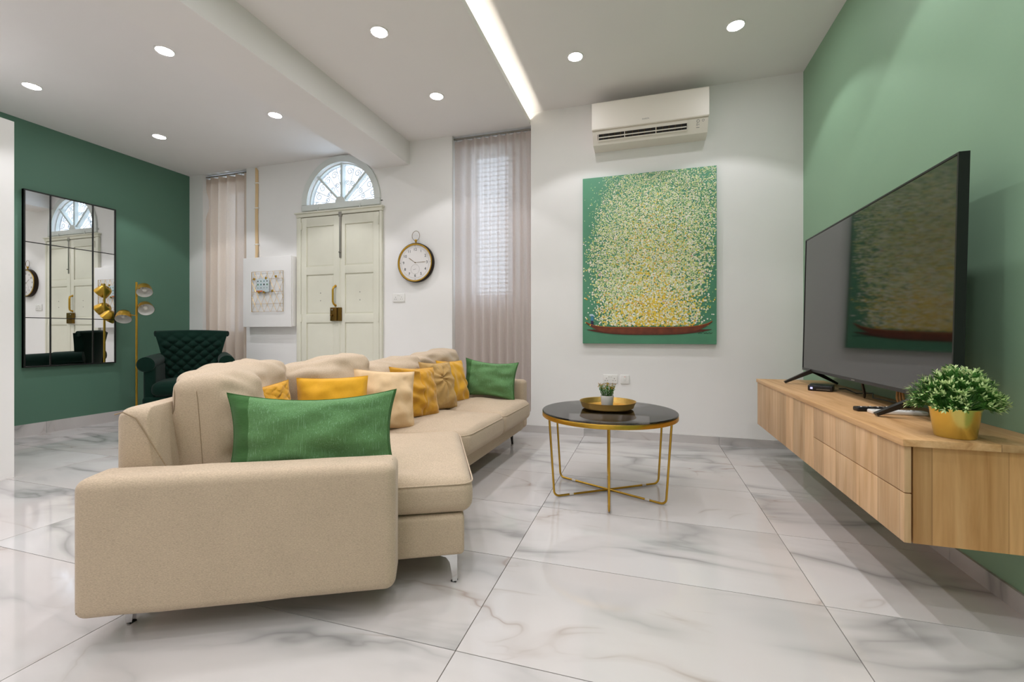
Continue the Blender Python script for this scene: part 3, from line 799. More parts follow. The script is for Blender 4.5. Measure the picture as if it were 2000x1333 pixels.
# ------------------------------------------------------------------ throw pillows
def pillow(name, label, c, ang, w, h, t, lean, mats, roll=0.0, k=0.10, ky=None, N=26, seed=0, style=None, band=None):
    """c: bottom centre; ang: direction of the width in plan; normal points to the viewer side; lean: tilt back"""
    ky = k if ky is None else ky
    wd = Vector((math.cos(ang), math.sin(ang), 0)); nr = Vector((math.sin(ang), -math.cos(ang), 0))
    up = Vector((0, 0, 1)) * math.cos(lean) - nr * math.sin(lean); nn = wd.cross(up)
    if nn.dot(nr) < 0: nn = -nn
    if roll: wd, up = wd * math.cos(roll) + up * math.sin(roll), up * math.cos(roll) - wd * math.sin(roll)
    C = Vector(c) + (Vector((0, 0, 1)) * math.cos(lean) - nr * math.sin(lean)) * h * 0.5
    def P(u, v, s):
        x = w / 2 * u * (1 - k * u * u * (1 - v * v)); y_ = h / 2 * v * (1 - ky * v * v * (1 - u * u))
        base = max(0.0, (1 - u ** 2)) ** 0.5 * max(0.0, (1 - v ** 2)) ** 0.5
        z = t / 2 * base
        q = Vector((u * 1.6 + seed, v * 1.6 - seed, s * 3.1))
        z += 0.019 * noise.noise(q * 1.6) * min(1, base * 2) 
        # gathers along the edges
        e = max(abs(u), abs(v)); wr = noise.noise(Vector((u * 7 + seed, v * 7, s * 2)))
        z += 0.010 * wr * (e ** 2) * (1 - e ** 8)
        if style == 'weave':
            a_, b_ = (u + v) * 3.6, (u - v) * 3.6
            z += 0.010 * min(1, base * 3) * (abs(math.sin(PI * a_)) ** 0.5 if (math.floor(a_) + math.floor(b_)) % 2 else abs(math.sin(PI * b_)) ** 0.5)
        if style == 'ruche':
            z += 0.010 * min(1, base * 2.5) * (1 if u < 0.12 else 0.25) * math.sin(11 * v + 5 * u + 2.5 * noise.noise(Vector((u * 2, v * 2, seed))))
            z -= 0.010 * math.exp(-((u - 0.12) / 0.03) ** 2) * min(1, base * 3)
        if style == 'knot':
            d = math.hypot(u + 0.05, v - 0.25); th = math.atan2(v - 0.25, u + 0.05)
            z += 0.011 * math.sin(9 * th + 4 * d) * math.exp(-(d / 0.6) ** 2) * min(1, d * 5) - 0.03 * math.exp(-(d / 0.12) ** 2)
        if style == 'creased':
            z += 0.007 * min(1, base * 2) * math.sin(9 * u + 7 * v + 3 * noise.noise(Vector((u * 2, v * 2, seed)))) * max(0, u + 0.2)
        sag = -0.03 * h * (1 - v) * 0
        return C + wd * x + up * (y_ + sag) + nn * (z * s)
    def grid(u0, u1):
        b = MB(); n = max(3, int(N * (u1 - u0) / 2)); vs = []; fs = []
        for s in (1, -1):
            for i in range(n + 1):
                for j in range(N + 1):
                    vs.append(P(u0 + (u1 - u0) * i / n, -1 + 2 * j / N, s))
        for s in (0, 1):
            o = s * (n + 1) * (N + 1)
            for i in range(n):
                for j in range(N):
                    f = (o + i * (N + 1) + j, o + (i + 1) * (N + 1) + j, o + (i + 1) * (N + 1) + j + 1, o + i * (N + 1) + j + 1)
                    fs.append(f if s == 0 else f[::-1])
        return b.add(vs, fs, 0, True)
    edge = [P(-1 + 2 * i / 24, -1, 0) for i in range(24)] + [P(1, -1 + 2 * i / 24, 0) for i in range(24)] + [P(1 - 2 * i / 24, 1, 0) for i in range(24)] + [P(-1, 1 - 2 * i / 24, 0) for i in range(24)]
    r = empty(name, c, label, 'pillow', 'throw pillows on the sofa')
    if band:
        grid(-1 + band, 0.97).build('cover', mats[0], r)
        grid(-1, -1 + band).build('end_band', mats[1], r); grid(0.97, 1).build('end_band', mats[1], r)
    else:
        grid(-1, 1).build('cover', mats[0], r)
    MB().tube(edge, 0.002, 5, closed=True).build('edge_seam', mats[-1], r)
    return r
c0 = ab(-0.455, 1.85)
pillow('throw_pillow', 'large green slub-weave lumbar pillow behind the near sofa arm', (c0[0], c0[1], 0.425), math.atan2(AV.y, AV.x), 0.635, 0.345, 0.135, 0.04, [M['green_pillow'], M['green_band']], 0.0, 0.09, 0.22, 30, 1, band=0.26)
pillow('throw_pillow', 'mustard pillow with a woven lattice front, half hidden behind the green lumbar pillow', (-1.625, 1.52, 0.42), math.radians(66), 0.36, 0.345, 0.13, 0.22, [M['yellow_cord']], 0.12, 0.08, None, 64, 4, style='weave')
pillow('throw_pillow', 'plain bright mustard pillow between the lattice pillow and the cream pillow', (-1.65, 2.03, 0.41), math.radians(38), 0.375, 0.35, 0.14, 0.22, [M['yellow']], 0.0, 0.06, None, 26, 8)
pillow('throw_pillow', 'pale peach cream pillow between two mustard pillows', (-1.49, 2.32, 0.415), math.radians(54), 0.385, 0.365, 0.135, 0.24, [M['cream_pillow']], -0.10, 0.07, None, 30, 12, style='creased')
pillow('throw_pillow', 'mustard ruched pillow with a seam, leaning beside the cream pillow', (-1.48, 2.70, 0.41), math.radians(72), 0.40, 0.365, 0.15, 0.26, [M['yellow_cord']], -0.07, 0.08, None, 56, 16, style='ruche')
pillow('throw_pillow', 'tan pillow gathered at a central knot', (-1.475, 3.06, 0.41), math.radians(78), 0.37, 0.38, 0.14, 0.26, [M['tan_pillow']], -0.05, 0.08, None, 56, 20, style='knot')
pillow('throw_pillow', 'plain bright mustard pillow next to the far green lumbar pillow', (-1.51, 3.40, 0.41), math.radians(80), 0.37, 0.37, 0.13, 0.26, [M['yellow']], -0.05, 0.07, None, 30, 24, style='creased')
pillow('throw_pillow', 'green lumbar pillow against the far arm of the sofa', (-1.335, 3.685, 0.415), math.radians(2), 0.50, 0.345, 0.13, 0.14, [M['green_pillow'], M['green_band']], -0.07, 0.09, 0.18, 30, 28, band=0.26)

# ------------------------------------------------------------------ coffee table, tray and little plant
TX, TY, TZ, TR = -0.225, 2.842, 0.512, 0.418
ct = empty('coffee_table', (TX, TY, 0), 'round coffee table with smoked glass top and brass wire legs', 'table')
MB().lathe((TX, TY, 0), [(0.0005, TZ - 0.01), (TR - 0.004, TZ - 0.01), (TR, TZ - 0.007), (TR, TZ - 0.003), (TR - 0.003, TZ), (0.0005, TZ)], 72).build('glass_top', M['smoked'], ct)
MB().lathe((TX, TY, 0), [(TR - 0.008, TZ - 0.011), (TR - 0.002, TZ - 0.011), (TR, TZ - 0.014), (TR, TZ - 0.034), (TR - 0.003, TZ - 0.037), (TR - 0.008, TZ - 0.037), (TR - 0.008, TZ - 0.011)], 72).build('rim', M['gold'], ct)
RL = 0.375
for i, deg in enumerate((-85, -25, 35)):
    a = math.radians(deg); d = Vector((math.cos(a), math.sin(a), 0)); c = Vector((TX, TY, 0)); zf = 0.0085 + 0.004 * 0
    top = Vector((0, 0, TZ - 0.03)); rr = 0.035; pts = []
    R2 = TR - 0.012
    for s in (1, -1):
        seg = [c + d * s * R2 + top]
        for j in range(7):
            t = PI / 2 * j / 6
            seg.append(c + d * s * (RL - rr + rr * math.cos(t)) + Vector((0, 0, zf + rr - rr * math.sin(t))))
        pts += seg if s == 1 else seg[::-1]
    lg = MB().tube(pts, 0.0065, 10).build('leg_frame', M['gold'], ct)
    for s in (1, -1):
        q = c + d * s * 0.26
        MB().tube([q - d * 0.014 + Vector((0, 0, zf)), q + d * 0.014 + Vector((0, 0, zf))], 0.0084, 10).build('rubber_pad', M['rubber'], lg)
tr = MB().lathe((TX - 0.01, TY + 0.055, TZ), [(0.0005, 0.002), (0.10, 0.001), (0.145, 0.003), (0.163, 0.012), (0.176, 0.047), (0.179, 0.05), (0.174, 0.048), (0.160, 0.016), (0.143, 0.008), (0.0005, 0.006)], 64).build('serving_tray', M['hammered'])
tag(tr, 'round hammered brass tray on the glass coffee table', 'tray')
PX, PY, PZ = TX - 0.012, TY + 0.045, TZ + 0.0085
sp = empty('potted_plant', (PX, PY, PZ), 'tiny yellow-flowered plant in a white pot on the brass tray', 'plant')
MB().lathe((PX, PY, PZ), [(0.0005, 0), (0.033, 0), (0.036, 0.004), (0.042, 0.075), (0.042, 0.078), (0.039, 0.078), (0.038, 0.07), (0.0005, 0.07)], 32).build('pot', M['ceramic'], sp)
MB().lathe((PX, PY, PZ), [(0.0005, 0.0725), (0.0375, 0.0715)], 24).build('soil', M['soil'], sp)
lf = MB(); fb = MB(); rnd = random.Random(3)
def leaf_quad(b, base, tip, wid, nrm, m=0):
    base = Vector(base); tip = Vector(tip); d = tip - base; s = d.cross(nrm)
    if s.length < 1e-6: s = Vector((1, 0, 0))
    s = s.normalized() * wid
    mid = base + d * 0.55
    b.add([base, mid + s, tip, mid - s], [(0, 1, 2, 3)], m)
for i in range(46):
    a = rnd.random() * 2 * PI; rr = 0.034 * math.sqrt(rnd.random())
    p0 = Vector((PX + rr * math.cos(a), PY + rr * math.sin(a), PZ + 0.07))
    hgt = 0.045 + 0.04 * rnd.random()
    p1 = p0 + Vector((0.018 * math.cos(a) * rr / 0.03, 0.018 * math.sin(a) * rr / 0.03, hgt))
    lf.tube([p0, p1], 0.0009, 4)
    for j in range(9):
        t = 0.2 + 0.75 * j / 9; q = p0.lerp(p1, t); th = rnd.random() * 2 * PI
        leaf_quad(lf, q, q + Vector((math.cos(th), math.sin(th), 0.7)) * 0.011, 0.003, Vector((0, 0, 1)))
    for j in range(5):
        th = rnd.random() * 2 * PI; q = p1 + Vector((rnd.uniform(-.004, .004), rnd.uniform(-.004, .004), rnd.uniform(-.004, .003)))
        leaf_quad(fb, q, q + Vector((math.cos(th), math.sin(th), 0.8)) * 0.008, 0.003, Vector((math.sin(th), 0.3, 0.5)))
tag(lf.build('foliage', M['leaf'], sp), kind='stuff'); tag(fb.build('blossom', M['blossom'], sp), kind='stuff')

# ------------------------------------------------------------------ floating media cabinet
CX0, CY0, CY1, CZ0, CZ1 = 0.838, 1.812, 3.85, 0.29, 0.642
CX1 = XR - 0.002
cb = empty('media_cabinet', ((CX0 + CX1) / 2, (CY0 + CY1) / 2, CZ0), 'wall-hung oak media cabinet below the television', 'cabinet')
fd = 0.02
body = MB()
body.box(CX0 + fd + 0.006, CX1, CY0, CY0 + 0.022, CZ0, CZ1 - 0.024)
body.build('end_panel', M['wood_end'], cb)
MB().box(CX0 + fd + 0.004, CX1, CY1 - 0.022, CY1, CZ0, CZ1 - 0.024).build('end_panel', M['wood_end'], cb)
MB().box(CX0 + fd + 0.012, CX1, CY0 + 0.022, CY1 - 0.022, CZ0 + 0.001, CZ0 + 0.022).build('bottom_panel', M['wood_top'], cb)
MB().box(CX0 + fd + 0.03, CX1 - 0.01, CY0 + 0.022, CY1 - 0.022, CZ0 + 0.022, CZ1 - 0.026).build('carcass', M['dark'], cb)
MB().bbox(CX0 - 0.008, CX1, CY0 - 0.012, CY1 + 0.004, CZ1 - 0.024, CZ1, 0.0015).build('top_board', M['wood_top'], cb)
ym = 2.65; zm = 0.458
MB().bbox(CX0, CX0 + fd, CY0 - 0.002, ym - 0.0015, CZ0, zm - 0.0018, 0.001).build('drawer_front', M['wood_front'], cb)
MB().bbox(CX0, CX0 + fd, CY0 - 0.002, ym - 0.0015, zm + 0.0018, CZ1 - 0.0265, 0.001).build('drawer_front', M['wood_front'], cb)
MB().bbox(CX0, CX0 + fd, ym + 0.0015, CY1, CZ0, CZ1 - 0.0265, 0.001).build('cabinet_door', M['wood_front'], cb)

# ------------------------------------------------------------------ television
VX, VY0, VY1, VZ0, VZ1 = 1.10, 2.035, 3.665, 0.735, 1.672
tv = empty('television', (VX, (VY0 + VY1) / 2, CZ1), 'large flat television on splayed feet, screen mirroring the painting', 'television')
def tilt(x, z): return x + (z - VZ0) * 0.022
def slab(b, x0, x1, y0, y1, z0, z1):
    vs = [(tilt(x, z), yy, z) for x in (x0, x1) for yy in (y0, y1) for z in (z0, z1)]
    return b.add(vs, [(0, 1, 3, 2), (4, 6, 7, 5), (0, 4, 5, 1), (2, 3, 7, 6), (0, 2, 6, 4), (1, 5, 7, 3)])
b = MB(); slab(b, VX - 0.004, VX + 0.022, VY0, VY1, VZ0, VZ1); b.build('panel_back', M['black_plastic'], tv)
bz = MB(); t_ = 0.008
slab(bz, VX - 0.012, VX - 0.004, VY0, VY0 + t_, VZ0, VZ1); slab(bz, VX - 0.012, VX - 0.004, VY1 - t_, VY1, VZ0, VZ1)
slab(bz, VX - 0.012, VX - 0.004, VY0 + t_, VY1 - t_, VZ1 - t_, VZ1); slab(bz, VX - 0.012, VX - 0.004, VY0 + t_, VY1 - t_, VZ0, VZ0 + 0.016)
bz.build('bezel', M['black_plastic'], tv)
b = MB(); slab(b, VX - 0.009, VX - 0.0041, VY0 + t_, VY1 - t_, VZ0 + 0.016, VZ1 - t_); b.build('screen', M['screen'], tv)
b = MB(); slab(b, VX + 0.022, VX + 0.06, VY0 + 0.25, VY1 - 0.25, VZ0 + 0.03, VZ0 + 0.5); b.build('rear_housing', M['black_plastic'], tv)
def foot(y, spread, m=1):
    for dx in (-0.155, 0.165):
        b = MB(); e = VX + dx
        p0 = Vector((VX + 0.003 * (1 if dx > 0 else -1), y, VZ0 + 0.004)); p1 = Vector((e, y + spread * abs(dx) / 0.16, CZ1 + 0.009))
        d = (p1 - p0); s = Vector((0, 1, 0)).cross(d).normalized() * 0.011; wv = Vector((0, 0.013, 0))
        vs = [p0 + s * 1.3 + wv, p0 + s * 1.3 - wv, p0 - s * 1.3 - wv, p0 - s * 1.3 + wv, p1 + s * 0.6 + wv, p1 + s * 0.6 - wv, p1 - s * 0.6 - wv, p1 - s * 0.6 + wv]
        for v in vs: v.z = max(v.z, CZ1)
        b.add(vs, [(0, 1, 2, 3), (7, 6, 5, 4), (0, 4, 5, 1), (1, 5, 6, 2), (2, 6, 7, 3), (3, 7, 4, 0)])
        b.build('foot', M['black_metal'], tv)
foot(2.22, 0.04); foot(3.50, 0.05)
MB().tube([(VX + 0.01, 2.80, VZ0 + 0.01), (VX + 0.03, 2.82, CZ1 + 0.03), (VX + 0.045, 2.86, CZ1 + 0.006)], [0.006, 0.008, 0.006], 6).build('cable_clip', M['black_plastic'], tv)
b = MB(); slab(b, VX - 0.0125, VX - 0.0115, 2.83, 2.87, VZ0 + 0.004, VZ0 + 0.010); b.build('logo', M['grey_metal'], tv)

# things on the cabinet
sb = empty('set_top_box', (1.02, 3.22, CZ1), 'small black set-top box with a blue light on the cabinet', 'set-top box')
MB().rbox([(0.965, 3.15), (1.08, 3.10), (1.14, 3.24), (1.025, 3.29)], CZ1 + 0.002, CZ1 + 0.034, 0.004, seg=2, inner=0).build('case', M['black_plastic'], sb)
f0, f1 = Vector((0.965, 3.15, 0)), Vector((1.08, 3.10, 0)); dv = (f1 - f0); nv = Vector((dv.y, -dv.x, 0)).normalized() * 0.0012
def facep(a, z): p = f0 + dv * a + nv; return (p.x, p.y, CZ1 + z)
MB().add([facep(0.1, 0.012), facep(0.2, 0.012), facep(0.2, 0.024), facep(0.1, 0.024)], [(0, 1, 2, 3)]).build('indicator', M['blue_led'], sb)
MB().add([facep(0.35, 0.010), facep(0.9, 0.010), facep(0.9, 0.013), facep(0.35, 0.013)], [(0, 1, 2, 3)]).build('port_line', M['grey_metal'], sb)
for (nm, q, col, lab, z0, top) in (
    ('remote_control', [(0.925, 2.375), (1.10, 2.40), (1.095, 2.44), (0.92, 2.415)], 'black_plastic', 'black television remote lying behind the white one', 0.0, 0.02),
    ('remote_control', [(0.955, 2.315), (1.165, 2.325), (1.163, 2.37), (0.953, 2.36)], 'white_plastic', 'white remote with grey keys beside the television foot', 0.0, 0.018)):
    r = empty(nm, (q[0][0], q[0][1], CZ1), lab, 'remote', 'remotes on the cabinet')
    MB().rbox(q, CZ1 + z0, CZ1 + top, 0.006, seg=2, inner=1).build('case', M[col], r)
    qv = [Vector(p) for p in q]
    for i in range(6):
        for j in range(2):
            a = 0.12 + 0.13 * i; bb = 0.3 + 0.38 * j
            p = (qv[0] * (1 - a) + qv[1] * a) * (1 - bb) + (qv[3] * (1 - a) + qv[2] * a) * bb
            MB().lathe((p.x, p.y, CZ1 + top), [(0.0045, -0.001), (0.004, 0.0018), (0.0003, 0.002)], 8).build('key', M['grey_ink' if (i + j) % 3 else 'paper'], r)
gm = empty('cable_outlet', (1.185, 2.587, CZ1), 'black cable grommet with three tan cables under the television', 'cable')
MB().lathe((1.185, 2.587, CZ1), [(0.0005, 0.003), (0.035, 0.003), (0.038, 0.0)], 24).build('grommet', M['black_plastic'], gm)
for i in range(3):
    y0 = 2.575 + 0.022 * (i - 1)
    MB().tube([(1.185, y0, CZ1 + 0.002), (1.183 - 0.004 * i, y0 + 0.004, CZ1 + 0.04), (1.185, y0 + 0.02, CZ1 + 0.075), (1.175, y0 + 0.05, CZ1 + 0.11)], 0.0055, 8).build('cable', M['pale_wood'], gm)
wr = MB().tube([(1.15, 3.20, CZ1 + 0.012), (1.16, 3.13, CZ1 + 0.02), (1.17, 3.02, CZ1 + 0.008), (1.20, 2.9, CZ1 + 0.025), (1.16, 2.8, CZ1 + 0.012), (1.19, 2.62, CZ1 + 0.012)], 0.0035, 6)
tag(wr.build('power_cable', M['black_plastic']), 'loose black cable running from the set-top box along the cabinet', 'cable')

GX, GY = 1.02, 1.893
gp = empty('potted_bush', (GX, GY, CZ1), 'bushy artificial plant with pale tips in a gold pot', 'plant')
MB().lathe((GX, GY, CZ1), [(0.0005, 0.001), (0.052, 0.001), (0.054, 0.004), (0.066, 0.096), (0.0685, 0.099), (0.0685, 0.102), (0.064, 0.102), (0.062, 0.09), (0.0005, 0.088)], 40).build('pot', M['gold_pot'], gp)
MB().lathe((GX, GY, CZ1), [(0.0005, 0.092), (0.062, 0.0905)], 24).build('soil', M['soil'], gp)
lf = MB(); rnd = random.Random(11)
for i in range(260):
    th = rnd.random() * 2 * PI; ph = math.acos(1 - rnd.random() * 1.12)
    d = Vector((math.sin(ph) * math.cos(th), math.sin(ph) * math.sin(th), math.cos(ph)))
    o0 = Vector((GX + 0.03 * d.x, GY + 0.03 * d.y, CZ1 + 0.088))
    L = 0.088 + 0.030 * rnd.random()
    p1 = Vector((GX, GY, CZ1 + 0.115)) + Vector((d.x * 1.08, d.y * 1.05, max(-0.12, d.z) * 1.08)) * L
    pm = o0.lerp(p1, 0.55) + Vector((0, 0, 0.012))
    lf.tube([o0, pm, p1], 0.001, 4, m=0)
    ax = (p1 - pm).normalized()
    s1 = ax.cross(Vector((0.3, 0.2, 1))).normalized(); s2 = ax.cross(s1)
    for j in range(22):
        t = 0.25 + 0.8 * j / 21; q = pm.lerp(p1, t); an = j * 2.4 + rnd.random()
        out = (s1 * math.cos(an) + s2 * math.sin(an)) * 0.8 + ax * 0.85
        leaf_quad(lf, q, q + out * (0.0115 + 0.005 * rnd.random()), 0.0030, s2 + s1 * 0.2, 1 if (t > 0.82 and rnd.random() < 0.75) else 0)
tag(lf.build('foliage', [M['leaf'], M['leaf_tip']], gp), kind='stuff')

# ------------------------------------------------------------------ painting
QX0, QX1, QZ0, QZ1, QY = -0.582, 0.604, 0.900, 2.492, 4.262
pt = empty('painting', ((QX0 + QX1) / 2, YB, QZ0), 'green canvas of a flower-laden boat poled by a man in a hat', 'painting')
M['canvas'] = mat('canvas_green', rgb(84, 146, 114), 0.6, nscale=2.5, namt=0.12, bump=0.15, bscale=400)
MB().bbox(QX0, QX1, QY, YB - 0.002, QZ0, QZ1, 0.003).build('canvas', M['canvas'], pt)
pal = [rgb(250, 246, 228), rgb(240, 238, 190), rgb(238, 208, 70), rgb(218, 228, 146), rgb(194, 220, 164), rgb(232, 178, 60), rgb(156, 192, 130), rgb(224, 178, 160)]
pm = [mat('daub_paint', c, 0.6) for c in pal] + [mat('daub_centre', rgb(120, 70, 30), 0.6)]
db = MB(); rnd = random.Random(5)
def disc(b, s, t, r, m, y, k=6):
    x = QX0 + s * (QX1 - QX0); z = QZ0 + t * (QZ1 - QZ0); a0 = rnd.random() * PI
    if x - r < QX0 or x + r > QX1 or z + r > QZ1: return
    b.add([(x + r * math.cos(a0 + 2 * PI * i / k) * (1 + 0.25 * ((i % 2) - 0.5)), y, z + r * math.sin(a0 + 2 * PI * i / k) * (1 + 0.25 * ((i % 2) - 0.5))) for i in range(k)], [tuple(range(k))[::-1]], m)
cnt = 0
while cnt < 23000:
    t = 0.105 + 0.895 * rnd.random() ** 0.95; s = rnd.random()
    half = 0.38 + 0.20 * min(1, t * 1.3); cx = 0.515 + 0.05 * max(0, t - 0.3)
    e = abs(s - cx) / half
    if t > 0.55 and s < 0.5: e += (t - 0.55) * (0.5 - s) * 1.9
    dens = max(0.0, 1 - e ** 2.3) if e < 1 else 0.0
    dens = max(dens, 0.05 * math.exp(-((e - 0.9) / 0.2) ** 2))
    if t > 0.80: dens *= 1 - 1.2 * (t - 0.80)
    if rnd.random() > dens: continue
    cnt += 1
    r = (0.0085 - 0.0043 * t) * rnd.uniform(0.65, 1.2)
    yel = math.exp(-((s - 0.55) / 0.25) ** 2) * max(0, 1 - t * 1.05) + (0.35 if t < 0.28 else 0)
    q = rnd.random()
    if q < 0.5 * yel: m = 2 if rnd.random() < 0.85 else 5
    elif q < 0.5 * yel + 0.27: m = 0
    elif q < 0.5 * yel + 0.45: m = 1
    else: m = rnd.choice((3, 4, 6, 3)) if t < 0.7 else rnd.choice((3, 4, 4, 4, 6))
    if rnd.random() < 0.006: m = 7
    yy = QY - 0.0006 - 0.0000002 * cnt
    disc(db, s, t, r, m, yy)
    if t < 0.66 and rnd.random() < 0.6: disc(db, s, t, 0, 0, yy) if False else None
    if t < 0.68 and rnd.random() < 0.3:
        x = QX0 + s * (QX1 - QX0); z = QZ0 + t * (QZ1 - QZ0); rr = r * 0.3
        db.add([(x + rr * math.cos(2 * PI * i / 4), yy - 0.0000001, z + rr * math.sin(2 * PI * i / 4)) for i in range(4)], [(3, 2, 1, 0)], 8)
tag(db.build('flower_daubs', pm, pt), kind='stuff')
def qp(s, t, y): return (QX0 + s * (QX1 - QX0), y, QZ0 + t * (QZ1 - QZ0))
boat = MB(); top = []; bot = []; nn_ = 40
for i in range(nn_ + 1):
    s = 0.025 + 0.945 * i / nn_; e = abs(2 * i / nn_ - 1)
    top.append(qp(s, 0.098 + 0.030 * e ** 7 + 0.004 * e * e, QY - 0.0045)); bot.append(qp(s, 0.058 + 0.062 * e ** 5 + 0.005 * e * e, QY - 0.0045))
boat.add(top + bot, [(i, i + 1, nn_ + 2 + i, nn_ + 1 + i) for i in range(nn_)])
bt = boat.build('painted_boat', mat('boat_brown', rgb(112, 52, 26), 0.6, nscale=14, namt=0.35), pt)
rim = MB().tube([Vector(p) + Vector((0, -0.0004, -0.004)) for p in top], 0.0022, 5); rim.build('boat_rim', mat('boat_rim_orange', rgb(190, 104, 40), 0.6), bt)
sh = MB(); t1 = []; t2 = []
for i in range(nn_ + 1):
    s = 0.035 + 0.93 * i / nn_; e = abs(2 * i / nn_ - 1)
    t1.append(qp(s, 0.084, QY - 0.004)); t2.append(qp(s, 0.052 + 0.03 * e ** 3, QY - 0.004))
sh.add(t1 + t2, [(i, i + 1, nn_ + 2 + i, nn_ + 1 + i) for i in range(nn_)])
sh.build('boat_reflection', mat('boat_dark', rgb(84, 36, 18), 0.6), pt)
man = MB()
def poly(b, pts, m=0, y=QY - 0.005): b.add([qp(s, t, y) for (s, t) in pts][::-1], [tuple(range(len(pts)))], m)
poly(man, [(0.066, 0.105), (0.088, 0.105), (0.088, 0.137), (0.066, 0.137)], 0)
poly(man, [(0.064, 0.137), (0.09, 0.137), (0.086, 0.166), (0.068, 0.166)], 1)
poly(man, [(0.055, 0.166), (0.098, 0.160), (0.098, 0.165), (0.08, 0.178), (0.056, 0.176)], 2)
man.build('painted_man', [mat('trousers_navy', rgb(50, 44, 70), 0.6), mat('shirt_blue', rgb(60, 130, 160), 0.6), mat('hat_pale', rgb(190, 214, 226), 0.6)], pt)
sg = MB().tube([qp(0.872 + 0.011 * i, 0.062 + (0.004 if i % 2 else -0.002) + (0.006 if i == 3 else 0), QY - 0.002) for i in range(10)], 0.0016, 4); sg.build('signature', M['ink'], pt)

# ------------------------------------------------------------------ air conditioner
ac = empty('air_conditioner', (0.02, YB, 2.745), 'white split air conditioner mounted above the painting', 'air conditioner')
AX0, AX1 = -0.473, 0.520
def prism(prof, x0, x1):
    n = len(prof); vs = [(x0, p[0], p[1]) for p in prof] + [(x1, p[0], p[1]) for p in prof]
    return MB().add(vs, [(i, (i + 1) % n, n + (i + 1) % n, n + i) for i in range(n)] + [tuple(reversed(range(n))), tuple(range(n, 2 * n))])
prism([(YB, 3.108), (4.10, 3.108), (4.10, 2.86), (4.095, 2.853), (4.158, 2.752), (YB, 2.742)], AX0 + 0.004, AX1 - 0.004).build('body', M['ac_white'], ac)
prism([(4.10, 3.112), (4.083, 3.112), (4.076, 3.10), (4.075, 2.870), (4.080, 2.862), (4.10, 2.862)], AX0, AX1).build('front_panel', M['ac_white'], ac)
lp = lambda t: (4.095 + 0.063 * t, 2.853 - 0.101 * t)
def strip(x0, x1, t0, t1, off, mt, name, par):
    a, b_ = lp(t0), lp(t1); nv = (-0.848 * off, -0.529 * off)
    return MB().add([(x0, a[0] + nv[0], a[1] + nv[1]), (x1, a[0] + nv[0], a[1] + nv[1]), (x1, b_[0] + nv[0], b_[1] + nv[1]), (x0, b_[0] + nv[0], b_[1] + nv[1])], [(3, 2, 1, 0)]).build(name, mt, par)
vx0, vx1 = -0.425, 0.352
vent = strip(vx0, vx1, 0.10, 0.68, 0.0012, M['dark'], 'air_outlet', ac)
def bar(x0, x1, t0, t1, o0, o1, name, mt, par):
    a, b_ = lp(t0), lp(t1); n0 = (-0.848 * o0, -0.529 * o0); n1 = (-0.848 * o1, -0.529 * o1)
    prism([(a[0] + n0[0], a[1] + n0[1]), (a[0] + n1[0], a[1] + n1[1]), (b_[0] + n1[0], b_[1] + n1[1]), (b_[0] + n0[0], b_[1] + n0[1])], x0, x1).build(name, mt, par)
bar(vx0, vx1, 0.02, 0.20, 0.0, 0.006, 'louver', M['ac_white'], vent)
bar(vx0 + 0.01, vx1 - 0.01, 0.40, 0.47, 0.0, 0.010, 'louver', M['ac_white'], vent)
bar(vx0, vx1, 0.62, 0.70, 0.0, 0.008, 'louver', M['ac_white'], vent)
for xx in (vx0 + 0.005, -0.185, 0.085, vx1 - 0.007): bar(xx, xx + 0.006, 0.12, 0.66, 0.0, 0.012, 'louver_arm', M['ac_white'], vent)
for i in range(14):
    xx = vx0 + 0.05 + i * 0.052; bar(xx, xx + 0.002, 0.2, 0.6, 0.0, 0.004, 'fin', M['gold_dark'], vent)
rot_l = (math.radians(90), 0, 0)
text('DAIKIN', 0.018, (0.0, 4.0745, 2.905), rot_l, M['grey_ink'], ac, 'brand_mark')
ang = math.atan2(0.063, 0.101)
for (xx, tt, rr) in ((0.435, 0.16, 0.013), (0.475, 0.14, 0.010)):
    p = lp(tt); MB().lathe((xx, p[0], p[1]), [(rr, 0.0), (rr, 0.001), (rr * 0.7, 0.001), (rr * 0.7, 0.0)], 20, axis=(0, -0.848, -0.529)).build('indicator', M['grey_ink'], ac)
strip(0.425, 0.430, 0.30, 0.48, 0.001, M['grey_ink'], 'indicator', ac); strip(0.440, 0.444, 0.34, 0.46, 0.001, M['grey_ink'], 'indicator', ac)
strip(0.422, 0.448, 0.58, 0.62, 0.001, M['grey_ink'], 'indicator', ac)

# ------------------------------------------------------------------ sockets and switches
def plate(name, label, x0, x1, z0, z1, cat):
    r = empty(name, ((x0 + x1) / 2, YB, z0), label, cat)
    MB().bbox(x0, x1, YB - 0.011, YB, z0, z1, 0.003).build('face_plate', M['white_plastic'], r); return r
def slots(r, cx, cz, k=1.0):
    for (dx, dz, w_, h_) in ((0, 0.013, 0.004, 0.008), (-0.011, -0.008, 0.007, 0.004), (0.011, -0.008, 0.007, 0.004)):
        MB().box(cx + (dx - w_ / 2) * k, cx + (dx + w_ / 2) * k, YB - 0.0118, YB - 0.0108, cz + (dz - h_ / 2) * k, cz + (dz + h_ / 2) * k).build('slot', M['dark'], r)
r = plate('wall_socket', 'white double socket low on the wall behind the coffee table', -0.39, -0.256, 0.520, 0.603, 'socket')
slots(r, -0.360, 0.553); slots(r, -0.286, 0.553)
for xx in (-0.335, -0.312): MB().bbox(xx - 0.006, xx + 0.006, YB - 0.014, YB - 0.01, 0.578, 0.594, 0.002).build('rocker', M['white_plastic'], r)
r = plate('wall_switch', 'single white switch with a red mark beside the double socket', -0.229, -0.147, 0.520, 0.603, 'switch')
MB().bbox(-0.198, -0.178, YB - 0.015, YB - 0.01, 0.545, 0.588, 0.002).build('rocker', M['white_plastic'], r)
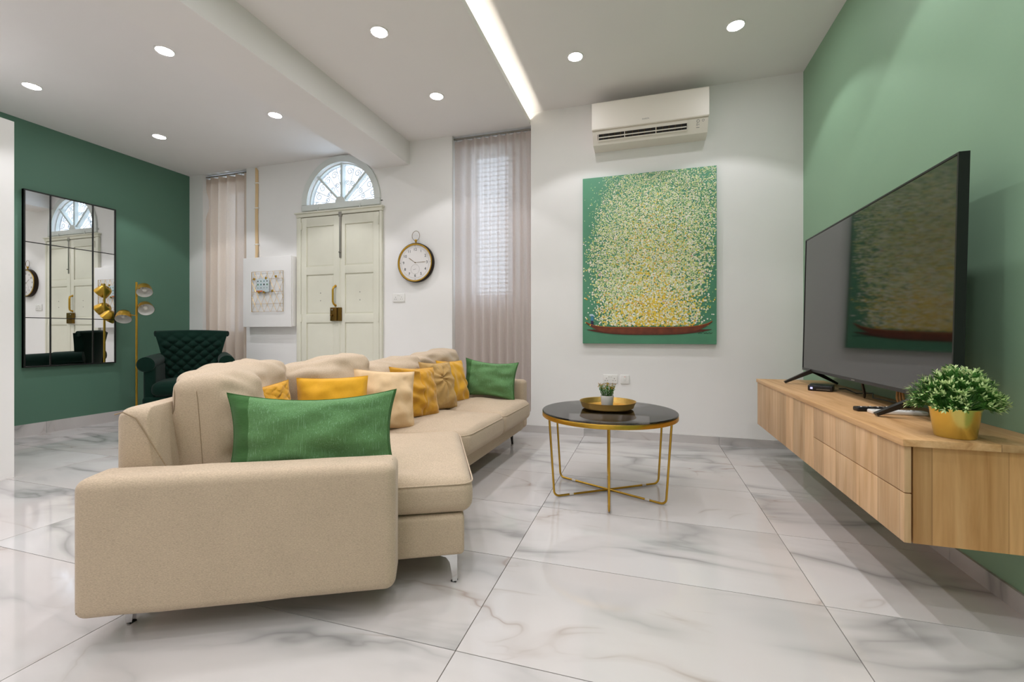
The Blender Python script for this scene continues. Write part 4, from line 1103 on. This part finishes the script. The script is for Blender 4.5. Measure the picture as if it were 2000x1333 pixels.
MB().box(-0.193, -0.183, YB - 0.0156, YB - 0.0148, 0.583, 0.587).build('red_mark', mat('red_mark', rgb(200, 60, 40), 0.5), r)
r = plate('wall_socket', 'white switch and socket plate below the round clock', -2.692, -2.544, 1.345, 1.438, 'socket')
slots(r, -2.655, 1.385); slots(r, -2.582, 1.385)
for xx in (-2.63, -2.606): MB().bbox(xx - 0.006, xx + 0.006, YB - 0.014, YB - 0.01, 1.412, 1.428, 0.002).build('rocker', M['white_plastic'], r)

# ------------------------------------------------------------------ wall clock
KX, KZ, KR = -2.395, 1.766, 0.214
ck = empty('wall_clock', (KX, YB, KZ - KR), 'round wall clock like a pocket watch, brass rim and black case', 'clock')
MB().lathe((KX, YB, KZ), [(KR - 0.004, 0), (KR, 0.004), (KR, 0.045), (KR - 0.005, 0.052), (KR - 0.012, 0.052)], 64, axis=(0, -1, 0)).build('case', mat('dark_bronze', rgb(40, 28, 18), 0.35, 0.6), ck)
MB().lathe((KX, YB, KZ), [(KR - 0.006, 0.050), (KR - 0.010, 0.056), (KR - 0.018, 0.056), (KR - 0.024, 0.046), (KR - 0.024, 0.040)], 64, axis=(0, -1, 0)).build('rim', M['gold'], ck)
dial = MB().lathe((KX, YB, KZ), [(0.0005, 0.042), (KR - 0.022, 0.042)], 64, axis=(0, -1, 0)).build('dial', mat('dial_white', rgb(232, 228, 226), 0.5), ck)
YD = YB - 0.0425
MB().tube([(KX + 0.166 * math.cos(2 * PI * i / 60), YD, KZ + 0.166 * math.sin(2 * PI * i / 60)) for i in range(60)], 0.0009, 4, closed=True).build('minute_track', M['grey_ink'], dial)
MB().tube([(KX + 0.052 * math.cos(2 * PI * i / 40), YD, KZ - 0.072 + 0.052 * math.sin(2 * PI * i / 40)) for i in range(40)], 0.0008, 4, closed=True).build('seconds_track', M['grey_ink'], dial)
for h in range(1, 13):
    a = PI / 2 - 2 * PI * h / 12
    text(str(h), 0.043, (KX + 0.142 * math.cos(a), YD - 0.0004, KZ + 0.142 * math.sin(a)), rot_l, M['ink'], dial, 'numeral')
for h in (12, 3, 6, 9):
    a = PI / 2 - 2 * PI * h / 12; x, z = KX + 0.18 * math.cos(a), KZ + 0.18 * math.sin(a)
    MB().box(x - 0.003, x + 0.003, YD - 0.0006, YD, z - 0.003, z + 0.003).build('marker', M['ink'], dial)
def hand(ang, L, w, name):
    a = math.radians(90 - ang); d = Vector((math.cos(a), 0, math.sin(a))); s = Vector((-d.z, 0, d.x)) * w
    c = Vector((KX, YD - 0.002, KZ)); m_ = c + d * L * 0.8
    MB().add([c - d * 0.012 + s * .6, c - d * 0.012 - s * .6, m_ - s * 1.4, c + d * L, m_ + s * 1.4], [(4, 3, 2, 1, 0)]).build(name, M['gold_dark'], dial)
hand(305, 0.098, 0.0022, 'hour_hand'); hand(88, 0.135, 0.0018, 'minute_hand')
MB().lathe((KX, YD, KZ), [(0.006, 0), (0.005, 0.004), (0.0003, 0.004)], 12, axis=(0, -1, 0)).build('hand_boss', M['gold_dark'], dial)
MB().add([(KX - 0.022, YD - 0.001, KZ - 0.078), (KX + 0.012, YD - 0.001, KZ - 0.070), (KX + 0.012, YD - 0.001, KZ - 0.0685), (KX - 0.022, YD - 0.001, KZ - 0.075)], [(0, 1, 2, 3)]).build('second_hand', M['ink'], dial)
MB().lathe((KX, YB - 0.026, KZ + KR), [(0.007, -0.006), (0.007, 0.012), (0.012, 0.018), (0.015, 0.028), (0.012, 0.038), (0.0005, 0.042)], 16).build('crown', M['gold'], ck)
MB().tube([(KX + 0.046 * math.cos(2 * PI * i / 40), YB - 0.026, KZ + KR + 0.08 + 0.052 * math.sin(2 * PI * i / 40)) for i in range(40)], 0.0024, 6, closed=True).build('hanging_ring', M['gold_dark'], ck)

# ------------------------------------------------------------------ meter box, wire grid, card and cable run
mbx = empty('meter_box', (-4.37, YB, 1.075), 'white boxed-in meter cupboard beside the door', 'cupboard')
MB().bbox(-4.735, -4.0, YB - 0.075, YB, 1.08, 1.915, 0.003).build('body', M['white_wall'], mbx)
MB().bbox(-4.742, -4.012, YB - 0.09, YB - 0.076, 1.075, 1.92, 0.003).build('front_panel', M['white_wall'], mbx)
GY0 = YB - 0.105; gx0, gx1, gz0, gz1 = -4.59, -4.115, 1.258, 1.742
gd = empty('wire_grid', ((gx0 + gx1) / 2, GY0, gz0), 'gold wire memo grid hung on the white meter cupboard', 'wire grid')
MB().tube([(gx0, GY0, gz0), (gx1, GY0, gz0), (gx1, GY0, gz1), (gx0, GY0, gz1)], 0.0032, 6, closed=True).build('outer_frame', M['gold'], gd)
hz = [gz0 + 0.095, gz0 + 0.24, gz0 + 0.395]
for z in hz: MB().tube([(gx0, GY0, z), (gx1, GY0, z)], 0.0018, 5).build('wire', M['gold'], gd)
W_ = gx1 - gx0; ncol = 5; sl = W_ / ncol
for sgn in (1, -1):
    for k in range(-4, ncol + 1):
        # a diagonal crossing half a column per row of height
        pts = []
        x0 = gx0 + k * sl; run = W_ * 0.52; slope = (gz1 - gz0) / run
        a = Vector((x0, GY0 + 0.003 * sgn, gz0)); b_ = Vector((x0 + run, GY0 + 0.003 * sgn, gz1))
        t0 = max(0.0, (gx0 - a.x) / run); t1 = min(1.0, (gx1 - a.x) / run)
        if t1 - t0 < 0.05: continue
        p, q = a.lerp(b_, t0), a.lerp(b_, t1)
        if sgn < 0: p.x = gx0 + gx1 - p.x; q.x = gx0 + gx1 - q.x
        MB().tube([p, q], 0.0014, 5).build('wire', M['gold'], gd)
cd = empty('photo_card', (-4.40, GY0 - 0.008, 1.50), 'printed card with small icons clipped to the wire grid', 'card')
MB().bbox(-4.505, -4.315, GY0 - 0.012, GY0 - 0.007, 1.495, 1.655, 0.002).build('card', mat('card_blue_white', rgb(206, 218, 222), 0.4), cd)
MB().box(-4.503, -4.41, GY0 - 0.0126, GY0 - 0.0118, 1.497, 1.513).build('colour_bar', mat('print_orange', rgb(206, 110, 60), 0.5), cd)
ic = [mat('print_teal', rgb(70, 130, 130), 0.5), M['ink'], mat('print_green', rgb(80, 130, 90), 0.5)]
for i in range(4):
    for j in range(3):
        x, z = -4.48 + 0.046 * i, 1.545 + 0.04 * j
        MB().lathe((x, GY0 - 0.012, z), [(0.0003, 0.0008), (0.006 + 0.005 * ((i * 3 + j * 5) % 3) / 2, 0.0008)], 8, axis=(0, -1, 0)).build('icon', ic[(i + 2 * j) % 3], cd)
for (x, z) in ((-4.54, 1.653), (-4.36, 1.66), (-4.21, 1.675), (-4.47, 1.493), (-4.39, 1.493), (-4.265, 1.505)):
    c_ = MB().bbox(x - 0.009, x + 0.009, GY0 - 0.02, GY0 - 0.002, z - 0.014, z + 0.014, 0.004).build('grid_clip', M['gold'])
    tag(c_, {(-4.54, 1.653): 'brass clip on the wire grid above and left of the card', (-4.36, 1.66): 'brass clip gripping the top of the card', (-4.21, 1.675): 'brass clip high on the bare right part of the grid',
             (-4.47, 1.493): 'brass clip under the orange bar of the card', (-4.39, 1.493): 'brass clip under the middle of the card', (-4.265, 1.505): 'brass clip just right of the lower card corner'}[(x, z)], 'clip', 'clips on the wire grid')
cr = empty('cable_run', (-4.614, YB, 1.925), 'tan cable bundle clipped to the wall above the meter cupboard', 'cable')
for k in range(3):
    x = -4.614 + 0.011 * (k - 1)
    MB().tube([(x, YB - 0.010, 3.05 - 0.015 * k), (x + 0.002, YB - 0.010, 2.8), (x - 0.003, YB - 0.010, 2.45), (x, YB - 0.011, 2.2), (x + 0.004, YB - 0.012, 2.02), (x + 0.02 - 0.004 * k, YB - 0.03, 1.925)], 0.0095, 8).build('cable', M['tan_cable'], cr)
for z in (2.86, 2.55, 2.10): MB().bbox(-4.648, -4.58, YB - 0.023, YB, z - 0.006, z + 0.006, 0.002).build('cable_clip', M['white_plastic'], cr)

# ------------------------------------------------------------------ curtains
def curtain(name, label, x0, x1, z0, z1, yc, nf, amp, mt, seed, billow=0.0, flat_right=0.0):
    r = empty(name, ((x0 + x1) / 2, yc, z0), label, 'curtain')
    nu, nv_ = nf * 14, 30
    def P(a, t):
        x = x0 + (x1 - x0) * a
        ph = 2 * PI * nf * (a ** (1.0 + 0.35 * flat_right)) + 0.8 * noise.noise(Vector((a * 3, t * 0.8, seed)))
        am = amp * (0.75 + 0.5 * (1 - t)) * (1 - flat_right * max(0, a - 0.68) / 0.32 * 0.75)
        y_ = yc + am * math.sin(ph) + 0.012 * noise.noise(Vector((a * 6, t * 2.2, seed + 3))) * (1 - t)
        xx = x + 0.010 * noise.noise(Vector((a * 5, t * 1.5, seed + 7))) * (1 - t)
        if billow:
            k = math.exp(-((t - 0.88) / 0.045) ** 2) * math.exp(-(a / 0.08) ** 2); xx -= billow * k
        z = z0 + (z1 - z0) * t
        if t > 0.98: z -= 0.010 * (0.5 + 0.5 * math.cos(ph * 1.0)) * (t - 0.98) / 0.02
        return Vector((xx, y_, z))
    def sheet(t0, t1, off, n_):
        b = MB(); vs = [P(i / nu, t0 + (t1 - t0) * j / n_) + Vector((0, off, 0)) for i in range(nu + 1) for j in range(n_ + 1)]
        fs = [(i * (n_ + 1) + j, (i + 1) * (n_ + 1) + j, (i + 1) * (n_ + 1) + j + 1, i * (n_ + 1) + j + 1) for i in range(nu) for j in range(n_)]
        return b.add(vs, fs, 0, True)
    sheet(0, 1, 0, nv_).build('cloth', mt, r)
    sheet(1 - 0.085 / (z1 - z0), 0.999, -0.003, 5).build('heading_band', mt, r)
    MB().bbox(x0 - 0.01, x1 + 0.01, yc - 0.012, yc + 0.012, z1 + 0.004, z1 + 0.019, 0.003).build('rail', M['grey_metal'], r)
    for i in range(nf + 1):
        a = min(0.995, max(0.005, (i + 0.25) / (nf + 0.3))); p = P(a, 1.0)
        MB().tube([(p.x, yc, z1 + 0.006), (p.x, yc + 0.004, z1 - 0.012)], 0.002, 5).build('hook', M['grey_metal'], r)
curtain('drape', 'beige pleated drape beside the green wall', -5.512, -4.795, 0.21, 3.03, YB + 0.055, 5, 0.048, M['drape'], 2, 0.05)
curtain('sheer_curtain', 'sheer greige curtain with daylight and shutter slats behind it', -1.965, -1.113, 0.21, 3.07, YB + 0.045, 9, 0.026, M['sheer'], 9, 0.0, 0.8)

# ------------------------------------------------------------------ mirror
MX = XL + 0.028; my = [2.672, 2.872, 3.226, 3.44]; mz = [0.665, 1.150, 1.885, 2.392]
mr = empty('wall_mirror', (XL, (my[0] + my[3]) / 2, mz[0]), 'tall black-framed mirror divided into nine panes, reflecting the door', 'mirror')
fw = 0.011
for (a, b_, c, d) in ((my[0], my[0] + fw, mz[0], mz[3]), (my[3] - fw, my[3], mz[0], mz[3]), (my[0] + fw, my[3] - fw, mz[0], mz[0] + fw), (my[0] + fw, my[3] - fw, mz[3] - fw, mz[3])):
    MB().box(XL, MX + 0.008, a, b_, c, d).build('frame_side', M['black_metal'], mr)
for yy in my[1:3]: MB().box(MX - 0.004, MX + 0.006, yy - 0.005, yy + 0.005, mz[0] + fw, mz[3] - fw).build('mullion', M['black_metal'], mr)
for zz in mz[1:3]: MB().box(MX - 0.004, MX + 0.005, my[0] + fw, my[3] - fw, zz - 0.004, zz + 0.004).build('mullion', M['black_metal'], mr)
for i in range(3):
    for j in range(3): MB().box(XL + 0.004, MX, my[i], my[i + 1], mz[j], mz[j + 1]).build('pane', M['mirror'], mr)

# ------------------------------------------------------------------ floor lamp
LX, LY = -5.46, 3.485
fl_ = empty('floor_lamp', (LX, LY, 0), 'brass three-headed floor lamp between mirror and armchair', 'lamp')
MB().lathe((LX, LY, 0), [(0.0005, 0.0), (0.13, 0.0), (0.13, 0.012), (0.125, 0.018), (0.012, 0.02)], 40).build('base', M['gold'], fl_)
MB().tube([(LX, LY, 0.015), (LX, LY, 1.572)], 0.0105, 14).build('pole', M['gold'], fl_)
camv = (Vector((0, 0, 1.2)) - Vector((LX, LY, 1.4))).normalized(); rightv = Vector((0.9567, 0.291, 0))
for (dx, z, ax) in ((0.088, 1.475, (camv * 0.75 + Vector((0, 0, -0.75)) + rightv * 0.08)), (0.105, 1.275, (camv * 0.85 + Vector((0, 0, -0.6)) + rightv * 0.18)), (-0.145, 1.175, (camv * 0.72 + Vector((0, 0, -0.75)) - rightv * 0.12))):
    c = Vector((LX, LY, z)) + rightv * dx; ax = ax.normalized(); c = c - ax * 0.02
    sh_ = MB().lathe(c, [(0.012, -0.062), (0.040, -0.060), (0.056, -0.048), (0.066, -0.02), (0.074, 0.045), (0.0725, 0.045)], 32, axis=ax).build('shade', M['gold'], fl_)
    MB().lathe(c, [(0.0005, -0.05), (0.038, -0.05), (0.053, -0.04), (0.063, -0.018), (0.0722, 0.0455)], 32, axis=ax).build('shade_lining', M['lamp_white'], sh_)
    MB().lathe(c, [(0.012, -0.05), (0.016, -0.02), (0.024, 0.0), (0.024, 0.012), (0.014, 0.026), (0.0005, 0.03)], 20, axis=ax).build('bulb', M['bulb'], sh_)
    MB().tube([(LX, LY, z + 0.02), c - ax * 0.03 + (Vector((LX, LY, z)) - c).normalized() * 0.04], 0.005, 8).build('arm', M['gold'], fl_)

# ------------------------------------------------------------------ armchair
HX, HY = 0.0, 0.0
arc_ = empty('armchair', (0, 0, 0), 'emerald velvet armchair with button-tufted back and rolled arms', 'armchair')
def tuft(x, z):
    s = 0.105; p, q = (x / s + z / s) / 1.0, (x / s - z / s) / 1.0
    return (abs(math.sin(PI * p / 1.0)) ** 0.55) * (abs(math.sin(PI * q / 1.0)) ** 0.55)
def back_pt(u, w, front):
    """u -1..1 across, w 0..1 up"""
    hw = 0.225 + 0.105 * w ** 1.6; z = 0.40 + 0.60 * w + 0.012 * (1 - u * u) * w
    x = hw * u
    y_ = HY + 0.16 + 0.12 * w - 0.10 * u * u * w          # leans back, wings curve forward
    if front:
        e = min(1, (1 - abs(u)) * 6) * min(1, (1 - w) * 6 + 0.0)
        y_ -= 0.045 + 0.036 * e * tuft(x * (0.265 / hw), z - 0.40)
    else: y_ += 0.04
    return Vector((HX + x, y_, z))
b = MB(); NU, NW = 60, 60
vs = [back_pt(-1 + 2 * i / NU, j / NW, True) for i in range(NU + 1) for j in range(NW + 1)]
vs += [back_pt(-1 + 2 * i / NU, j / NW, False) for i in range(NU + 1) for j in range(NW + 1)]
fs = []; K = (NU + 1) * (NW + 1); ix = lambda i, j: i * (NW + 1) + j
for i in range(NU):
    for j in range(NW):
        fs.append((ix(i, j), ix(i + 1, j), ix(i + 1, j + 1), ix(i, j + 1))); fs.append((K + ix(i, j), K + ix(i, j + 1), K + ix(i + 1, j + 1), K + ix(i + 1, j)))
for i in range(NU): fs += [(ix(i, NW), ix(i + 1, NW), K + ix(i + 1, NW), K + ix(i, NW)), (ix(i, 0), K + ix(i, 0), K + ix(i + 1, 0), ix(i + 1, 0))]
for j in range(NW): fs += [(ix(0, j), ix(0, j + 1), K + ix(0, j + 1), K + ix(0, j)), (ix(NU, j), K + ix(NU, j), K + ix(NU, j + 1), ix(NU, j + 1))]
bk = b.add(vs, fs, 0, True).build('backrest', M['velvet'], arc_)
top_e = [back_pt(-1 + 2 * i / 30, 1.0, True).lerp(back_pt(-1 + 2 * i / 30, 1.0, False), 0.5) for i in range(31)]
MB().tube([p + Vector((0, 0, -0.008)) for p in top_e], 0.032, 10).build('top_roll', M['velvet'], bk)
for i in range(-2, 3):
    for j in range(6):
        s = 0.105; x = (i + (0.5 if j % 2 else 0)) * s; zl = j * s / 2 * 1.0
        if (j % 2 and i == 2) or zl > 0.55 or zl < 0.05: continue
        w = zl / 0.60; hw = 0.225 + 0.105 * w ** 1.6; u = x / 0.265
        if abs(u) > 0.92: continue
        p = back_pt(u, w, True)
        MB().lathe((p.x, p.y + 0.004, p.z), [(0.010, 0), (0.008, 0.006), (0.0004, 0.009)], 10, axis=(0, -1, 0.1)).build('button', M['velvet'], bk)
for sx in (-1, 1):
    xa = HX + sx * 0.315; b = MB(); yf, yb2 = HY - 0.27, HY + 0.22
    b.rbox([(xa - 0.05, yf), (xa + 0.05, yf), (xa + 0.045 - sx * 0.04, yb2), (xa - 0.045 - sx * 0.04, yb2)], 0.20, 0.69, 0.03, inner=3)
    am = b.build('arm', M['velvet'], arc_)
    c0, c1 = Vector((xa + sx * 0.025, yf - 0.02, 0.685)), Vector((xa - sx * 0.02, yb2, 0.72))
    MB().tube([c0, c0 + Vector((0, 0.006, 0)), c0.lerp(c1, 0.5), c1], [0.066, 0.075, 0.072, 0.060], 20).build('arm_roll', M['velvet'], am)
    MB().lathe(c0, [(0.0005, 0.004), (0.012, 0.006), (0.040, 0.003), (0.058, 0.0)], 20, axis=(0, -1, 0)).build('scroll_face', M['velvet'], am)
MB().rbox([(HX - 0.29, HY - 0.31), (HX + 0.29, HY - 0.31), (HX + 0.29, HY + 0.18), (HX - 0.29, HY + 0.18)], 0.36, 0.50, 0.05, inner=6, fn=soft(8, 0.03)).build('seat_cushion', M['velvet'], arc_)
MB().rbox([(HX - 0.37, HY - 0.29), (HX + 0.37, HY - 0.29), (HX + 0.34, HY + 0.24), (HX - 0.34, HY + 0.24)], 0.20, 0.36, 0.03, inner=3).build('seat_rail', M['velvet'], arc_)
for (dx, dy) in ((-0.32, -0.24), (0.32, -0.24), (-0.29, 0.19), (0.29, 0.19)):
    MB().tube([(HX + dx, HY + dy, 0.205), (HX + dx * 1.04, HY + dy * 1.04, 0.0)], [0.028, 0.016], 12).build('leg', M['pale_wood'], arc_)

arc_.location = (-4.74, 3.56, 0); arc_.rotation_euler = (0, 0, math.radians(48))
